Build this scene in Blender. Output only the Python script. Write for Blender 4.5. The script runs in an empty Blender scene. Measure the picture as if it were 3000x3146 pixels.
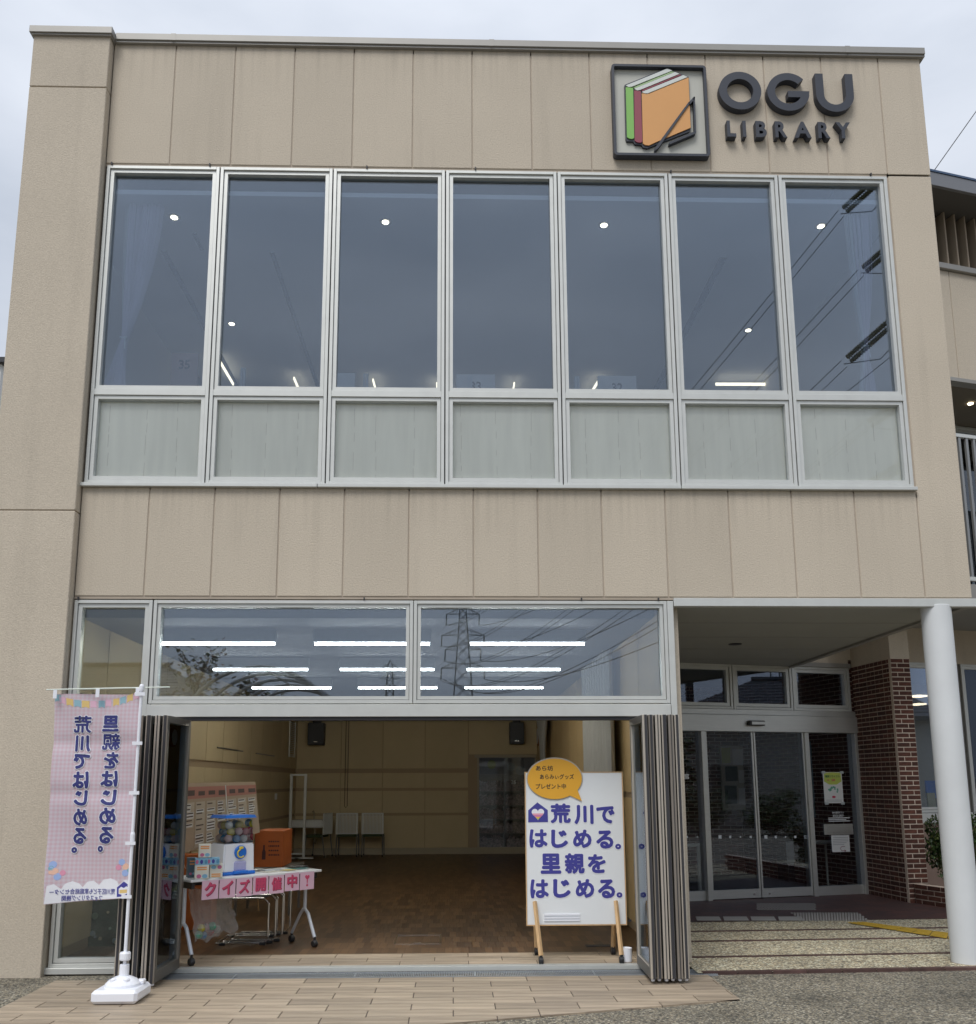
import bpy, bmesh, math, random
from mathutils import Vector, Matrix, noise
random.seed(7)
R = math.radians
sc = bpy.context.scene
COL = sc.collection
# ------------------------------------------------------------------ camera
YAW, PIT, ROL = 0.0264, 0.1671, -0.0034
FPX, PCX, PCY = 2736.9, 1463.5, 1944.9
CAMP = Vector((2.8098, -7.9937, 1.5472))
_f = Vector((math.sin(YAW)*math.cos(PIT), math.cos(YAW)*math.cos(PIT), math.sin(PIT)))
_r0 = Vector((math.cos(YAW), -math.sin(YAW), 0)); _u0 = _r0.cross(_f)
_r = math.cos(ROL)*_r0 + math.sin(ROL)*_u0; _u = -math.sin(ROL)*_r0 + math.cos(ROL)*_u0
cam = bpy.data.cameras.new('camera'); camo = bpy.data.objects.new('camera', cam); COL.objects.link(camo)
cam.sensor_fit = 'HORIZONTAL'; cam.sensor_width = 36; cam.lens = FPX/3000*36
cam.shift_x = (1500-PCX)/3000; cam.shift_y = (PCY-1573)/3000
cam.clip_start = .1; cam.clip_end = 2000
camo.matrix_world = Matrix((( _r.x, _u.x, -_f.x, CAMP.x), (_r.y, _u.y, -_f.y, CAMP.y), (_r.z, _u.z, -_f.z, CAMP.z), (0, 0, 0, 1)))
sc.camera = camo
# ------------------------------------------------------------------ sky, sun, exposure
SUN_EL, SUN_AZ = R(56), R(205)          # high, behind the photographer
w = bpy.data.worlds.new('World'); sc.world = w; w.use_nodes = True
nt = w.node_tree; nt.nodes.clear(); N = nt.nodes.new; Lk = nt.links.new
tc = N('ShaderNodeTexCoord'); sep = N('ShaderNodeSeparateXYZ'); Lk(tc.outputs['Generated'], sep.inputs[0])
sky = N('ShaderNodeTexSky'); sky.sky_type = 'NISHITA'; sky.sun_disc = False; sky.sun_elevation = SUN_EL; sky.sun_rotation = SUN_AZ
b1 = N('ShaderNodeBackground'); b1.inputs[1].default_value = .055; Lk(sky.outputs[0], b1.inputs[0])
mp = N('ShaderNodeMapping'); mp.inputs['Scale'].default_value = (1.6, 1.6, 4.5); Lk(tc.outputs['Generated'], mp.inputs[0])
nz = N('ShaderNodeTexNoise'); nz.inputs['Scale'].default_value = 1.5; nz.inputs['Detail'].default_value = 7; nz.inputs['Roughness'].default_value = .5
Lk(mp.outputs[0], nz.inputs[0])
rp = N('ShaderNodeValToRGB'); rp.color_ramp.elements[0].position = .36; rp.color_ramp.elements[1].position = .66
rp.color_ramp.elements[0].color = (.345, .38, .44, 1); rp.color_ramp.elements[1].color = (.475, .505, .56, 1); Lk(nz.outputs[0], rp.inputs[0])
el = N('ShaderNodeMath'); el.operation = 'MULTIPLY_ADD'; el.inputs[1].default_value = .55; el.inputs[2].default_value = .90; Lk(sep.outputs['Z'], el.inputs[0])
b2 = N('ShaderNodeBackground'); Lk(rp.outputs[0], b2.inputs[0]); Lk(el.outputs[0], b2.inputs[1])
ms = N('ShaderNodeMixShader'); ms.inputs[0].default_value = .9; Lk(b1.outputs[0], ms.inputs[1]); Lk(b2.outputs[0], ms.inputs[2])
wo = N('ShaderNodeOutputWorld'); Lk(ms.outputs[0], wo.inputs[0])
sun = bpy.data.lights.new('sun', 'SUN'); sun.energy = 1.5; sun.angle = R(28); sun.color = (1, .97, .93)
suno = bpy.data.objects.new('sun', sun); COL.objects.link(suno)
sd = Vector((math.sin(SUN_AZ)*math.cos(SUN_EL), math.cos(SUN_AZ)*math.cos(SUN_EL), math.sin(SUN_EL)))
suno.rotation_euler = sd.to_track_quat('Z', 'Y').to_euler()
vs = sc.view_settings; vs.view_transform = 'Standard'; vs.look = 'None'; vs.exposure = 0.56; vs.gamma = 1; vs.use_curve_mapping = False
sc.cycles.max_bounces = 10; sc.cycles.transparent_max_bounces = 32; sc.cycles.glossy_bounces = 5; sc.cycles.diffuse_bounces = 5
sc.cycles.sample_clamp_indirect = 4
# ------------------------------------------------------------------ helpers
def ray(u, v): return _f + _r*((u-PCX)/FPX) - _u*((v-PCY)/FPX)
def at(u, v, y=None, z=None, x=None):
    """the world point on the plane y (or z, x) that the photograph shows at full-size pixel u, v"""
    d = ray(u, v)
    t = (y-CAMP.y)/d.y if y is not None else ((z-CAMP.z)/d.z if z is not None else (x-CAMP.x)/d.x)
    return CAMP + d*t
c1 = lambda x, y: (100+x*.4065, 2050+y*.4065)
c2 = lambda x, y: (400+x*.4577, 2100+y*.4577)
c3 = lambda x, y: (900+x*.4577, 2100+y*.4577)
c4 = lambda x, y: (1550+x*.4068, 2250+y*.4068)
c5 = lambda x, y: (2050+x*.5337, 1950+y*.5337)
cl = lambda x, y: (1860+x*.18124, 170+y*.18124)
OFF = {}
XF = [None]
def tag(o, label=None, cat=None, group=None, kind=None):
    if label: o['label'] = label
    if cat: o['category'] = cat
    if group: o['group'] = group
    if kind: o['kind'] = kind
    return o
def T(name, label, cat, loc=(0, 0, 0), group=None, local=False, rotz=0):
    o = bpy.data.objects.new(name, None); COL.objects.link(o); o.location = loc; o.rotation_euler = (0, 0, rotz)
    o.empty_display_size = .1
    OFF[o] = Vector((0, 0, 0)) if local else Vector(loc)
    return tag(o, label, cat, group)
def mesh(name, bm, m, smooth=False):
    me = bpy.data.meshes.new(name); bm.to_mesh(me); bm.free()
    for x in (m if isinstance(m, (list, tuple)) else [m]): me.materials.append(x)
    if smooth:
        for p in me.polygons: p.use_smooth = True
    return me
def obj(name, bm, m, parent=None, smooth=False, label=None, cat=None, group=None, kind=None):
    """one mesh object; top-level ones get their origin at their base"""
    if XF[0] is not None: bmesh.ops.transform(bm, matrix=XF[0], verts=bm.verts)
    if parent is not None: off = OFF[parent]
    elif bm.verts:
        xs = [v.co for v in bm.verts]
        off = Vector(((min(v.x for v in xs)+max(v.x for v in xs))/2, (min(v.y for v in xs)+max(v.y for v in xs))/2, min(v.z for v in xs)))
    else: off = Vector((0, 0, 0))
    if off.length: bmesh.ops.translate(bm, verts=bm.verts, vec=-off)
    o = bpy.data.objects.new(name, mesh(name, bm, m, smooth)); COL.objects.link(o)
    if parent is not None: o.parent = parent; OFF[o] = off
    else: o.location = off; OFF[o] = off
    return tag(o, label, cat, group, kind)
def inst(o, parent, loc):
    c = o.copy(); COL.objects.link(c); c.parent = parent; c.location = loc; return c
def BM(): return bmesh.new()
def box(bm, x0, x1, y0, y1, z0, z1, bev=0, M=None):
    r = bmesh.ops.create_cube(bm, size=1, matrix=Matrix.Translation(((x0+x1)/2, (y0+y1)/2, (z0+z1)/2)) @ Matrix.Diagonal((abs(x1-x0), abs(y1-y0), abs(z1-z0), 1)))
    vs_ = r['verts']
    if bev:
        es = {e for v in vs_ for e in v.link_edges}
        rb = bmesh.ops.bevel(bm, geom=list(es), offset=bev, segments=1, affect='EDGES', profile=.5)
        vs_ = list({v for f in rb['faces'] for v in f.verts})
    if M is not None: bmesh.ops.transform(bm, matrix=M, verts=[v for v in vs_ if v.is_valid])
    return bm
def bx(*a, **k): return box(BM(), *a, **k)
def tube(bm, pts, r, seg=8, cap=True, closed=False):
    pts = [Vector(p) for p in pts]; rs = r if isinstance(r, (list, tuple)) else [r]*len(pts)
    rings = []; n = len(pts); prev = None
    for i, p in enumerate(pts):
        if closed: d = pts[(i+1) % n]-pts[i-1]
        else: d = (pts[min(i+1, n-1)]-pts[max(i-1, 0)])
        d.normalize()
        a = prev if prev is not None and abs(prev.dot(d)) < .95 else (Vector((0, 0, 1)) if abs(d.z) < .9 else Vector((1, 0, 0)))
        s = d.cross(a).normalized(); t = s.cross(d).normalized(); prev = t
        rings.append([bm.verts.new(p + (s*math.cos(6.28319*k/seg)+t*math.sin(6.28319*k/seg))*rs[i]) for k in range(seg)])
    for i in range(n if closed else n-1):
        A, B = rings[i], rings[(i+1) % n]
        for k in range(seg): bm.faces.new((A[k], A[(k+1) % seg], B[(k+1) % seg], B[k]))
    if cap and not closed:
        bm.faces.new(rings[0][::-1]); bm.faces.new(rings[-1])
    return bm
def lathe(bm, prof, c=(0, 0, 0), seg=24, axis='Z'):
    rings = []
    for (r, z) in prof:
        ring = []
        for k in range(seg):
            a = 6.28319*k/seg; x, y = r*math.cos(a), r*math.sin(a)
            v = (x, y, z) if axis == 'Z' else ((x, z, y) if axis == 'Y' else (z, x, y))
            ring.append(bm.verts.new((c[0]+v[0], c[1]+v[1], c[2]+v[2])))
        rings.append(ring)
    for A, B in zip(rings, rings[1:]):
        for k in range(seg): bm.faces.new((A[k], A[(k+1) % seg], B[(k+1) % seg], B[k]))
    bm.faces.new(rings[0][::-1]); bm.faces.new(rings[-1])
    bmesh.ops.recalc_face_normals(bm, faces=bm.faces)
    return bm
def prism(bm, poly, y0, y1, mi=0):
    """polygon [(x, z)] standing in a y plane, thickened from y0 (front) to y1"""
    A = [bm.verts.new((x, y0, z)) for x, z in poly]; B = [bm.verts.new((x, y1, z)) for x, z in poly]
    fs = [bm.faces.new(A), bm.faces.new(B[::-1])]; n = len(poly)
    for i in range(n): fs.append(bm.faces.new((A[i], B[i], B[(i+1) % n], A[(i+1) % n])))
    for f in fs: f.material_index = mi
    bmesh.ops.recalc_face_normals(bm, faces=fs)
    return bm
def quadp(bm, P, mi=0):
    f = bm.faces.new([bm.verts.new(p) for p in P]); f.material_index = mi; return f
def ell(cx, cz, rx, rz, n=24, a0=0, a1=6.28319):
    full = abs(a1-a0-6.28319) < .01
    return [(cx+rx*math.cos(a0+(a1-a0)*i/(n if full else n-1)), cz+rz*math.sin(a0+(a1-a0)*i/(n if full else n-1))) for i in range(n)]
_tc = {}
def textmesh(s, bold=0.0, ext=0.0):
    k = (s, round(bold, 4), round(ext, 4))
    if k not in _tc:
        c = bpy.data.curves.new('t', 'FONT'); c.body = s; c.offset = bold; c.extrude = ext; c.resolution_u = 3
        o = bpy.data.objects.new('t', c); COL.objects.link(o)
        dg = bpy.context.evaluated_depsgraph_get(); dg.update()
        me = bpy.data.meshes.new_from_object(o.evaluated_get(dg))
        bpy.data.objects.remove(o); bpy.data.curves.remove(c); _tc[k] = me
    return _tc[k]
def addtext(bm, s, x0, x1, z0, z1, y, bold=0.0, ext=0.0, mi=0, mirror=False, F=None, keep=False):
    """text fitted to the box x0..x1, z0..z1 in the plane y, facing -y"""
    me = textmesh(s, bold, ext)
    if not me.vertices: return
    xs = [v.co.x for v in me.vertices]; ys = [v.co.y for v in me.vertices]
    ax, bx_, ay, by = min(xs), max(xs), min(ys), max(ys)
    sx = (x1-x0)/max(bx_-ax, 1e-6); sz = (z1-z0)/max(by-ay, 1e-6)
    if keep: sx = sz = min(sx, sz)
    if bold > .01 and any('\u3000' <= ch <= '\u9fff' for ch in s):
        me = textmesh(s, 0, ext); r_ = bold*sx; i_ = r_ if not keep else 0
        for q in range(9):
            dx, dz = (0, 0) if q == 8 else (r_*math.cos(q*.7854), r_*math.sin(q*.7854))
            addtext(bm, s, x0+i_+dx, x1-i_+dx, z0+i_+dz, z1-i_+dz, y-.00006*q, 0, ext, mi, mirror if False else mirror, F)
        return
    base = len(bm.verts); vsn = []
    for v in me.vertices:
        X = x0+(v.co.x-ax)*sx; Z = z0+(v.co.y-ay)*sz
        if mirror: X = x0+x1-X
        Y = y - v.co.z
        p = (X, Y, Z)
        if F: p = F(*p)
        vsn.append(bm.verts.new(p))
    for p in me.polygons:
        try:
            f = bm.faces.new([vsn[i] for i in p.vertices]); f.material_index = mi
        except ValueError: pass
# ------------------------------------------------------------------ materials
MATS = {}
def mat(name, col, rough=.6, metal=0, var=0, vscale=3, bump=0, bscale=60, spec=None, col2=None, stretch=(1, 1, 1), bdist=.01, emit=0, detail=5, coord='P', objvar=0):
    if name in MATS: return MATS[name]
    m = bpy.data.materials.new(name); m.use_nodes = True; MATS[name] = m
    nt = m.node_tree; b = nt.nodes['Principled BSDF']; b.inputs['Base Color'].default_value = (*col, 1)
    b.inputs['Roughness'].default_value = rough; b.inputs['Metallic'].default_value = metal
    if spec is not None: b.inputs['Specular IOR Level'].default_value = spec
    if emit: b.inputs['Emission Color'].default_value = (*col, 1); b.inputs['Emission Strength'].default_value = emit
    N = nt.nodes.new; L = nt.links.new
    if var or bump or objvar:
        g = N('ShaderNodeNewGeometry') if coord == 'P' else N('ShaderNodeTexCoord')
        src = g.outputs['Position'] if coord == 'P' else g.outputs['Object']
        mp = N('ShaderNodeMapping'); mp.inputs['Scale'].default_value = stretch; L(src, mp.inputs[0])
    cs = None
    if var:
        n = N('ShaderNodeTexNoise'); n.inputs['Scale'].default_value = vscale; n.inputs['Detail'].default_value = detail; n.inputs['Roughness'].default_value = .6; L(mp.outputs[0], n.inputs[0])
        r = N('ShaderNodeValToRGB'); r.color_ramp.elements[0].position = .3; r.color_ramp.elements[1].position = .7
        c2_ = col2 or tuple(c*(1-var) for c in col); c1_ = col if col2 else tuple(min(1, c*(1+var)) for c in col)
        r.color_ramp.elements[0].color = (*c2_, 1); r.color_ramp.elements[1].color = (*c1_, 1); L(n.outputs[0], r.inputs[0]); cs = r.outputs[0]
    if objvar:
        oi = N('ShaderNodeObjectInfo'); hs = N('ShaderNodeHueSaturation'); mm = N('ShaderNodeMapRange')
        mm.inputs[3].default_value = 1-objvar; mm.inputs[4].default_value = 1+objvar; L(oi.outputs['Random'], mm.inputs[0]); L(mm.outputs[0], hs.inputs['Value'])
        if cs: L(cs, hs.inputs['Color'])
        else: hs.inputs['Color'].default_value = (*col, 1)
        cs = hs.outputs[0]
    if cs: L(cs, b.inputs['Base Color'])
    if bump:
        n2 = N('ShaderNodeTexNoise'); n2.inputs['Scale'].default_value = bscale; n2.inputs['Detail'].default_value = 3; L(mp.outputs[0], n2.inputs[0])
        bp = N('ShaderNodeBump'); bp.inputs['Strength'].default_value = bump; bp.inputs['Distance'].default_value = bdist; L(n2.outputs[0], bp.inputs['Height']); L(bp.outputs[0], b.inputs['Normal'])
    return m
def glassmat(name, tint, refl, wav=0, rcol=(.85, .92, 1), ior=1.45):
    m = bpy.data.materials.new(name); m.use_nodes = True; nt = m.node_tree; nt.nodes.clear(); N = nt.nodes.new; L = nt.links.new
    t = N('ShaderNodeBsdfTransparent'); t.inputs[0].default_value = (*tint, 1)
    g = N('ShaderNodeBsdfGlossy'); g.inputs['Roughness'].default_value = 0; g.inputs[0].default_value = (*rcol, 1)
    fr = N('ShaderNodeFresnel'); fr.inputs[0].default_value = ior
    ad = N('ShaderNodeMath'); ad.operation = 'ADD'; ad.inputs[1].default_value = refl; ad.use_clamp = True; L(fr.outputs[0], ad.inputs[0])
    mx = N('ShaderNodeMixShader'); L(ad.outputs[0], mx.inputs[0]); L(t.outputs[0], mx.inputs[1]); L(g.outputs[0], mx.inputs[2])
    if wav: ge = N('ShaderNodeNewGeometry'); n = N('ShaderNodeTexNoise'); n.inputs['Scale'].default_value = .7; n.inputs['Detail'].default_value = 1; L(ge.outputs['Position'], n.inputs[0])
    if wav: bp = N('ShaderNodeBump'); bp.inputs['Strength'].default_value = 1; bp.inputs['Distance'].default_value = wav; L(n.outputs[0], bp.inputs['Height']); L(bp.outputs[0], g.inputs['Normal'])
    o = N('ShaderNodeOutputMaterial'); L(mx.outputs[0], o.inputs[0]); MATS[name] = m; return m
def stucco():
    """coarse sprayed render on wall panels, with weather streaks below the coping"""
    m = mat('stucco', (.525, .460, .370), .88, bump=.42, bscale=70, bdist=.009, var=.001)
    nt = m.node_tree; N = nt.nodes.new; L = nt.links.new; b = nt.nodes['Principled BSDF']
    g = N('ShaderNodeNewGeometry')
    n1 = N('ShaderNodeTexNoise'); n1.inputs['Scale'].default_value = .8; n1.inputs['Detail'].default_value = 6; L(g.outputs['Position'], n1.inputs[0])
    mp = N('ShaderNodeMapping'); mp.inputs['Scale'].default_value = (5.5, 5.5, .35); L(g.outputs['Position'], mp.inputs[0])
    n2 = N('ShaderNodeTexNoise'); n2.inputs['Scale'].default_value = 1; n2.inputs['Detail'].default_value = 5; L(mp.outputs[0], n2.inputs[0])
    n3 = N('ShaderNodeTexNoise'); n3.inputs['Scale'].default_value = 85; n3.inputs['Detail'].default_value = 2; L(g.outputs['Position'], n3.inputs[0])
    def rng(a, lo, hi, f, t):
        r = N('ShaderNodeMapRange'); r.inputs[1].default_value = lo; r.inputs[2].default_value = hi; r.inputs[3].default_value = f; r.inputs[4].default_value = t; L(a, r.inputs[0]); return r.outputs[0]
    a = rng(n1.outputs[0], .3, .7, .95, 1.04); s = rng(n2.outputs[0], .55, .82, 1.0, .88); c = rng(n3.outputs[0], .3, .7, .92, 1.08)
    mu = N('ShaderNodeMath'); mu.operation = 'MULTIPLY'; L(a, mu.inputs[0]); L(s, mu.inputs[1])
    m2 = N('ShaderNodeMath'); m2.operation = 'MULTIPLY'; L(mu.outputs[0], m2.inputs[0]); L(c, m2.inputs[1])
    sp = N('ShaderNodeSeparateXYZ'); L(g.outputs['Position'], sp.inputs[0])
    mp2 = N('ShaderNodeMapping'); mp2.inputs['Scale'].default_value = (17, 17, .7); L(g.outputs['Position'], mp2.inputs[0])
    n4 = N('ShaderNodeTexNoise'); n4.inputs['Scale'].default_value = 1; n4.inputs['Detail'].default_value = 4; L(mp2.outputs[0], n4.inputs[0])
    def mth(op, p, q):
        k = N('ShaderNodeMath'); k.operation = op
        for i_, v_ in enumerate((p, q)):
            if isinstance(v_, (int, float)): k.inputs[i_].default_value = v_
            else: L(v_, k.inputs[i_])
        return k.outputs[0]
    zA = mth('MULTIPLY', rng(sp.outputs['Z'], 3.62, 4.26, 0, 1), mth('LESS_THAN', sp.outputs['Z'], 4.3)); zB = rng(sp.outputs['Z'], 8.25, 8.93, 0, 1)
    dr = mth('SUBTRACT', 1.0, mth('MULTIPLY', mth('MULTIPLY', mth('MULTIPLY', mth('POWER', mth('ADD', zA, zB), 1.6), mth('MULTIPLY', mth('GREATER_THAN', sp.outputs['X'], -.627), mth('LESS_THAN', sp.outputs['X'], 7.2))), rng(n4.outputs[0], .45, .7, 0, 1)), .17))
    m2 = type('o', (), {'outputs': [mth('MULTIPLY', m2.outputs[0], dr)]})()
    oi = N('ShaderNodeObjectInfo'); m3 = N('ShaderNodeMath'); m3.operation = 'MULTIPLY'; L(m2.outputs[0], m3.inputs[0]); L(rng(oi.outputs['Random'], 0, 1, .96, 1.03), m3.inputs[1])
    hs = N('ShaderNodeHueSaturation'); hs.inputs['Color'].default_value = (.525, .460, .370, 1); L(m3.outputs[0], hs.inputs['Value']); L(hs.outputs[0], b.inputs['Base Color'])
    return m
STUC = stucco()
ALU = mat('anodised_aluminium', (.60, .61, .585), .42, .35, var=.04, vscale=6, objvar=.02)
ALUD = mat('dark_gasket', (.035, .035, .04), .6)
SEAL = mat('joint_sealant', (.42, .355, .285), .8, var=.1)
STEEL = mat('stainless_steel', (.60, .60, .57), .36, .6, var=.05, vscale=4, stretch=(1, 1, 12))
COPE = mat('coping_metal', (.31, .30, .28), .5, .3, var=.06, vscale=2)
BRONZE = mat('bronze_door_frame', (.50, .455, .39), .42, .35, var=.05)
BRONZE2 = mat('bronze_frame_dark', (.27, .24, .205), .42, .35, var=.05)
BRONZED = mat('dark_bronze', (.17, .16, .145), .4, .5)
WHITEP = mat('white_paint', (.80, .81, .82), .45, var=.03, vscale=8)
COLM = mat('white_column_paint', (.655, .675, .685), .55, bump=.15, bscale=150, bdist=.003, var=.05, vscale=1.6)
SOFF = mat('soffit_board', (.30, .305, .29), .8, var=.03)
SIGND = mat('dark_sign_paint', (.035, .04, .055), .5, bump=.05, bscale=200)
GLU = glassmat('upper_glass', (.83, .88, .93), .092)
GLL = glassmat('ground_floor_glass', (.74, .79, .84), .125)
GLW = glassmat('lower_pane_glass', (1, 1, 1), .008, ior=1.29)
GLS = glassmat('side_window_glass', (.80, .82, .80), .05)
GLD = glassmat('door_glass', (.86, .90, .90), .008)
GLE = glassmat('entrance_glass', (.92, .93, .93), .035, rcol=(.72, .82, 1))
PLAST = mat('white_plastic', (.82, .84, .90), .3)
BLUEP = mat('blue_plastic', (.02, .17, .65), .3)
YELP = mat('yellow_plastic', (.80, .62, .05), .35)
BLACKP = mat('black_plastic', (.02, .02, .022), .45)
CHROME = mat('chrome_tube', (.62, .62, .6), .2, .95)
WOODL = mat('pale_wood', (.60, .40, .21), .55, var=.12, vscale=5, stretch=(6, 6, .7), bump=.05)
BEIGEW = mat('hall_wall_board', (.53, .43, .26), .75, var=.05, vscale=1.5, objvar=.035, bump=.1, bscale=90, bdist=.003)
BEIGES = mat('hall_wall_strip', (.36, .27, .17), .7, objvar=.03)
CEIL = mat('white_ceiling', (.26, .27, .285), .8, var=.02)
CURT = mat('grey_curtain', (.42, .42, .40), .85, bump=.1, bscale=200, bdist=.002)
NAVY = mat('navy_print', (.055, .055, .30), .5)
WHITEPR = mat('white_print', (.80, .81, .86), .55)
ORANGE = mat('orange_print', (.78, .40, .035), .5)
REDPR = mat('crimson_print', (.55, .055, .11), .5)
DKRED = mat('dark_crimson_print', (.20, .02, .06), .5)
PINKP = mat('pink_paper', (.72, .48, .60), .6)
PAPER = mat('white_paper', (.72, .73, .72), .6)
BLKPR = mat('black_print', (.02, .02, .025), .6)
def tilemat():
    m = mat('wood_look_tile', (.335, .270, .198), .5, var=.42, vscale=1.0, detail=8, stretch=(1.2, 16, 1), objvar=.17, bump=.08, bscale=40, bdist=.003, coord='O')
    nt = m.node_tree
    return m
TILE = tilemat()
GROUT = mat('dark_grout', (.10, .08, .07), .9)
def aggregate(name, base, dark, scale=75, wear=.35):
    m = bpy.data.materials.new(name); m.use_nodes = True; MATS[name] = m; nt = m.node_tree; N = nt.nodes.new; L = nt.links.new; b = nt.nodes['Principled BSDF']; b.inputs['Roughness'].default_value = .8
    g = N('ShaderNodeNewGeometry'); v = N('ShaderNodeTexVoronoi'); v.inputs['Scale'].default_value = scale; L(g.outputs['Position'], v.inputs['Vector'])
    bw = N('ShaderNodeSeparateColor'); L(v.outputs['Color'], bw.inputs[0])
    r = N('ShaderNodeValToRGB'); e = r.color_ramp.elements; e[0].position = 0; e[0].color = (*dark, 1); e[1].position = 1; e[1].color = tuple(min(1, c*1.75) for c in base)+(1,)
    x = e.new(.35); x.color = tuple(c*.75 for c in base)+(1,); x = e.new(.72); x.color = (base[0]*1.15, base[1]*1.05, base[2]*.9, 1); L(bw.outputs[0], r.inputs[0])
    ed = N('ShaderNodeMapRange'); ed.inputs[1].default_value = .2; ed.inputs[2].default_value = .75; ed.inputs[3].default_value = 1.0; ed.inputs[4].default_value = .45; L(v.outputs['Distance'], ed.inputs[0])
    n = N('ShaderNodeTexNoise'); n.inputs['Scale'].default_value = 1.1; n.inputs['Detail'].default_value = 6; L(g.outputs['Position'], n.inputs[0])
    nr = N('ShaderNodeMapRange'); nr.inputs[1].default_value = .35; nr.inputs[2].default_value = .65; nr.inputs[3].default_value = 1-wear; nr.inputs[4].default_value = 1.05; L(n.outputs[0], nr.inputs[0])
    mu = N('ShaderNodeMath'); mu.operation = 'MULTIPLY'; L(ed.outputs[0], mu.inputs[0]); L(nr.outputs[0], mu.inputs[1])
    hs = N('ShaderNodeHueSaturation'); L(r.outputs[0], hs.inputs['Color']); L(mu.outputs[0], hs.inputs['Value']); L(hs.outputs[0], b.inputs['Base Color'])
    bp = N('ShaderNodeBump'); bp.inputs['Strength'].default_value = .8; bp.inputs['Distance'].default_value = .012; bp.invert = True; L(v.outputs['Distance'], bp.inputs['Height']); L(bp.outputs[0], b.inputs['Normal'])
    return m
AGGL = aggregate('exposed_aggregate', (.66, .60, .445), (.20, .17, .125), 62, .15)
AGGD = aggregate('worn_aggregate_asphalt', (.36, .335, .27), (.085, .077, .062), 70, .42)
def brickmat(name, c1_, c2_, mortar, sc_=1.0, ax='XY', bw=.22, rh=.0625, ms_=.01, rough=.8):
    m = bpy.data.materials.new(name); m.use_nodes = True; MATS[name] = m; nt = m.node_tree; N = nt.nodes.new; L = nt.links.new; b = nt.nodes['Principled BSDF']; b.inputs['Roughness'].default_value = rough
    g = N('ShaderNodeNewGeometry'); sp = N('ShaderNodeSeparateXYZ'); mp = N('ShaderNodeCombineXYZ'); L(g.outputs['Position'], sp.inputs[0]); L(sp.outputs[ax[0]], mp.inputs[0]); L(sp.outputs[ax[1]], mp.inputs[1])
    t = N('ShaderNodeTexBrick'); t.inputs['Scale'].default_value = sc_; t.inputs['Brick Width'].default_value = bw; t.inputs['Row Height'].default_value = rh; t.inputs['Mortar Size'].default_value = ms_/2
    t.inputs['Color1'].default_value = (*c1_, 1); t.inputs['Color2'].default_value = (*c2_, 1); t.inputs['Mortar'].default_value = (*mortar, 1); t.inputs['Bias'].default_value = 0
    L(mp.outputs[0], t.inputs[0]); L(t.outputs[0], b.inputs['Base Color'])
    bp = N('ShaderNodeBump'); bp.inputs['Strength'].default_value = .6; bp.inputs['Distance'].default_value = .006; bp.invert = True; L(t.outputs['Fac'], bp.inputs['Height']); L(bp.outputs[0], b.inputs['Normal'])
    return m
BRICKC = mat('red_brick', (.078, .027, .017), .8, var=.35, vscale=14, objvar=.38, bump=.25, bscale=90, bdist=.003, coord='O')
MORTAR = mat('pale_mortar', (.60, .50, .41), .9, bump=.3, bscale=120, bdist=.003)
BRICKFLOOR = brickmat('brick_paving', (.10, .045, .038), (.055, .032, .03), (.03, .025, .022), bw=.21, rh=.105, ms_=.008, rough=.6)
BRICKIN = brickmat('inner_brick_wall', (.16, .055, .040), (.09, .035, .028), (.62, .52, .42), ax='XZ', bw=.22, rh=.0625)
BRICKIN2 = brickmat('inner_brick_side', (.16, .055, .040), (.09, .035, .028), (.62, .52, .42), ax='YZ', bw=.22, rh=.0625)
def parquet():
    m = brickmat('oak_block_floor', (.150, .082, .036), (.066, .034, .014), (.03, .016, .008), bw=.075, rh=.30, ms_=.003, rough=.42)
    return m
PARQ = parquet()
LEAFM = mat('leaf_green', (.045, .085, .02), .55, objvar=.1, var=.5, vscale=9)
LEAFR = mat('leaf_russet', (.14, .05, .035), .6, var=.4, vscale=6)
BARK = mat('bark', (.12, .09, .065), .9, bump=.4)
SHEER = None
# ================================================================== SETTING: ground
OZ = -.03
g = BM(); quadp(g, [(-400, -400, OZ-.012), (400, -400, OZ-.012), (400, 400, OZ-.012), (-400, 400, OZ-.012)])
obj('ground', g, AGGD, kind='structure')
# approach: exposed aggregate from the tile edge to the brick floor, rising slightly to the entrance
def zr(y): return OZ + (0-OZ)*max(0, min(1, (y+.5)/2.7))
def bandy(x, y0): return y0 + .04*(x-5)
ap = BM(); xs = [4.86, 7, 10, 16]; rows = [(-.23), .4, 1.15, 1.7, 2.27, 3.0]
for xa, xb in zip(xs, xs[1:]):
    for ya, yb in zip(rows, rows[1:]):
        P = []
        for x, y in ((xa, ya), (xb, ya), (xb, yb), (xa, yb)): P.append((x, bandy(x, y), zr(y)+.004))
        quadp(ap, P)
bmesh.ops.remove_doubles(ap, verts=ap.verts, dist=.001)
app = obj('approach_paving', ap, AGGL, kind='structure')
BAND = mat('dark_red_brick_band', (.078, .042, .036), .75, var=.3, vscale=9, objvar=.25)
for y0 in (-.2, .4, 1.15, 1.70):
    x = 4.9
    while x < 13:
        L_ = .30; b = BM(); ya, yb = bandy(x, y0), bandy(x+L_, y0); z = zr(y0)
        A = [(x+.004, ya-.03), (x+L_-.004, yb-.03), (x+L_-.004, yb+.03), (x+.004, ya+.03)]
        vb = [b.verts.new((p[0], p[1], z-.02)) for p in A]; vt = [b.verts.new((p[0], p[1], z+.009)) for p in A]
        b.faces.new(vt)
        for i in range(4): b.faces.new((vb[i], vb[(i+1) % 4], vt[(i+1) % 4], vt[i]))
        obj('band_brick', b, BAND, app); x += L_
bf = BM(); quadp(bf, [(4.86, 2.27, .008), (16, bandy(16, 2.27), .008), (16, 9, .008), (4.86, 9, .008)])
obj('brick_floor', bf, BRICKFLOOR, kind='structure')
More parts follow.
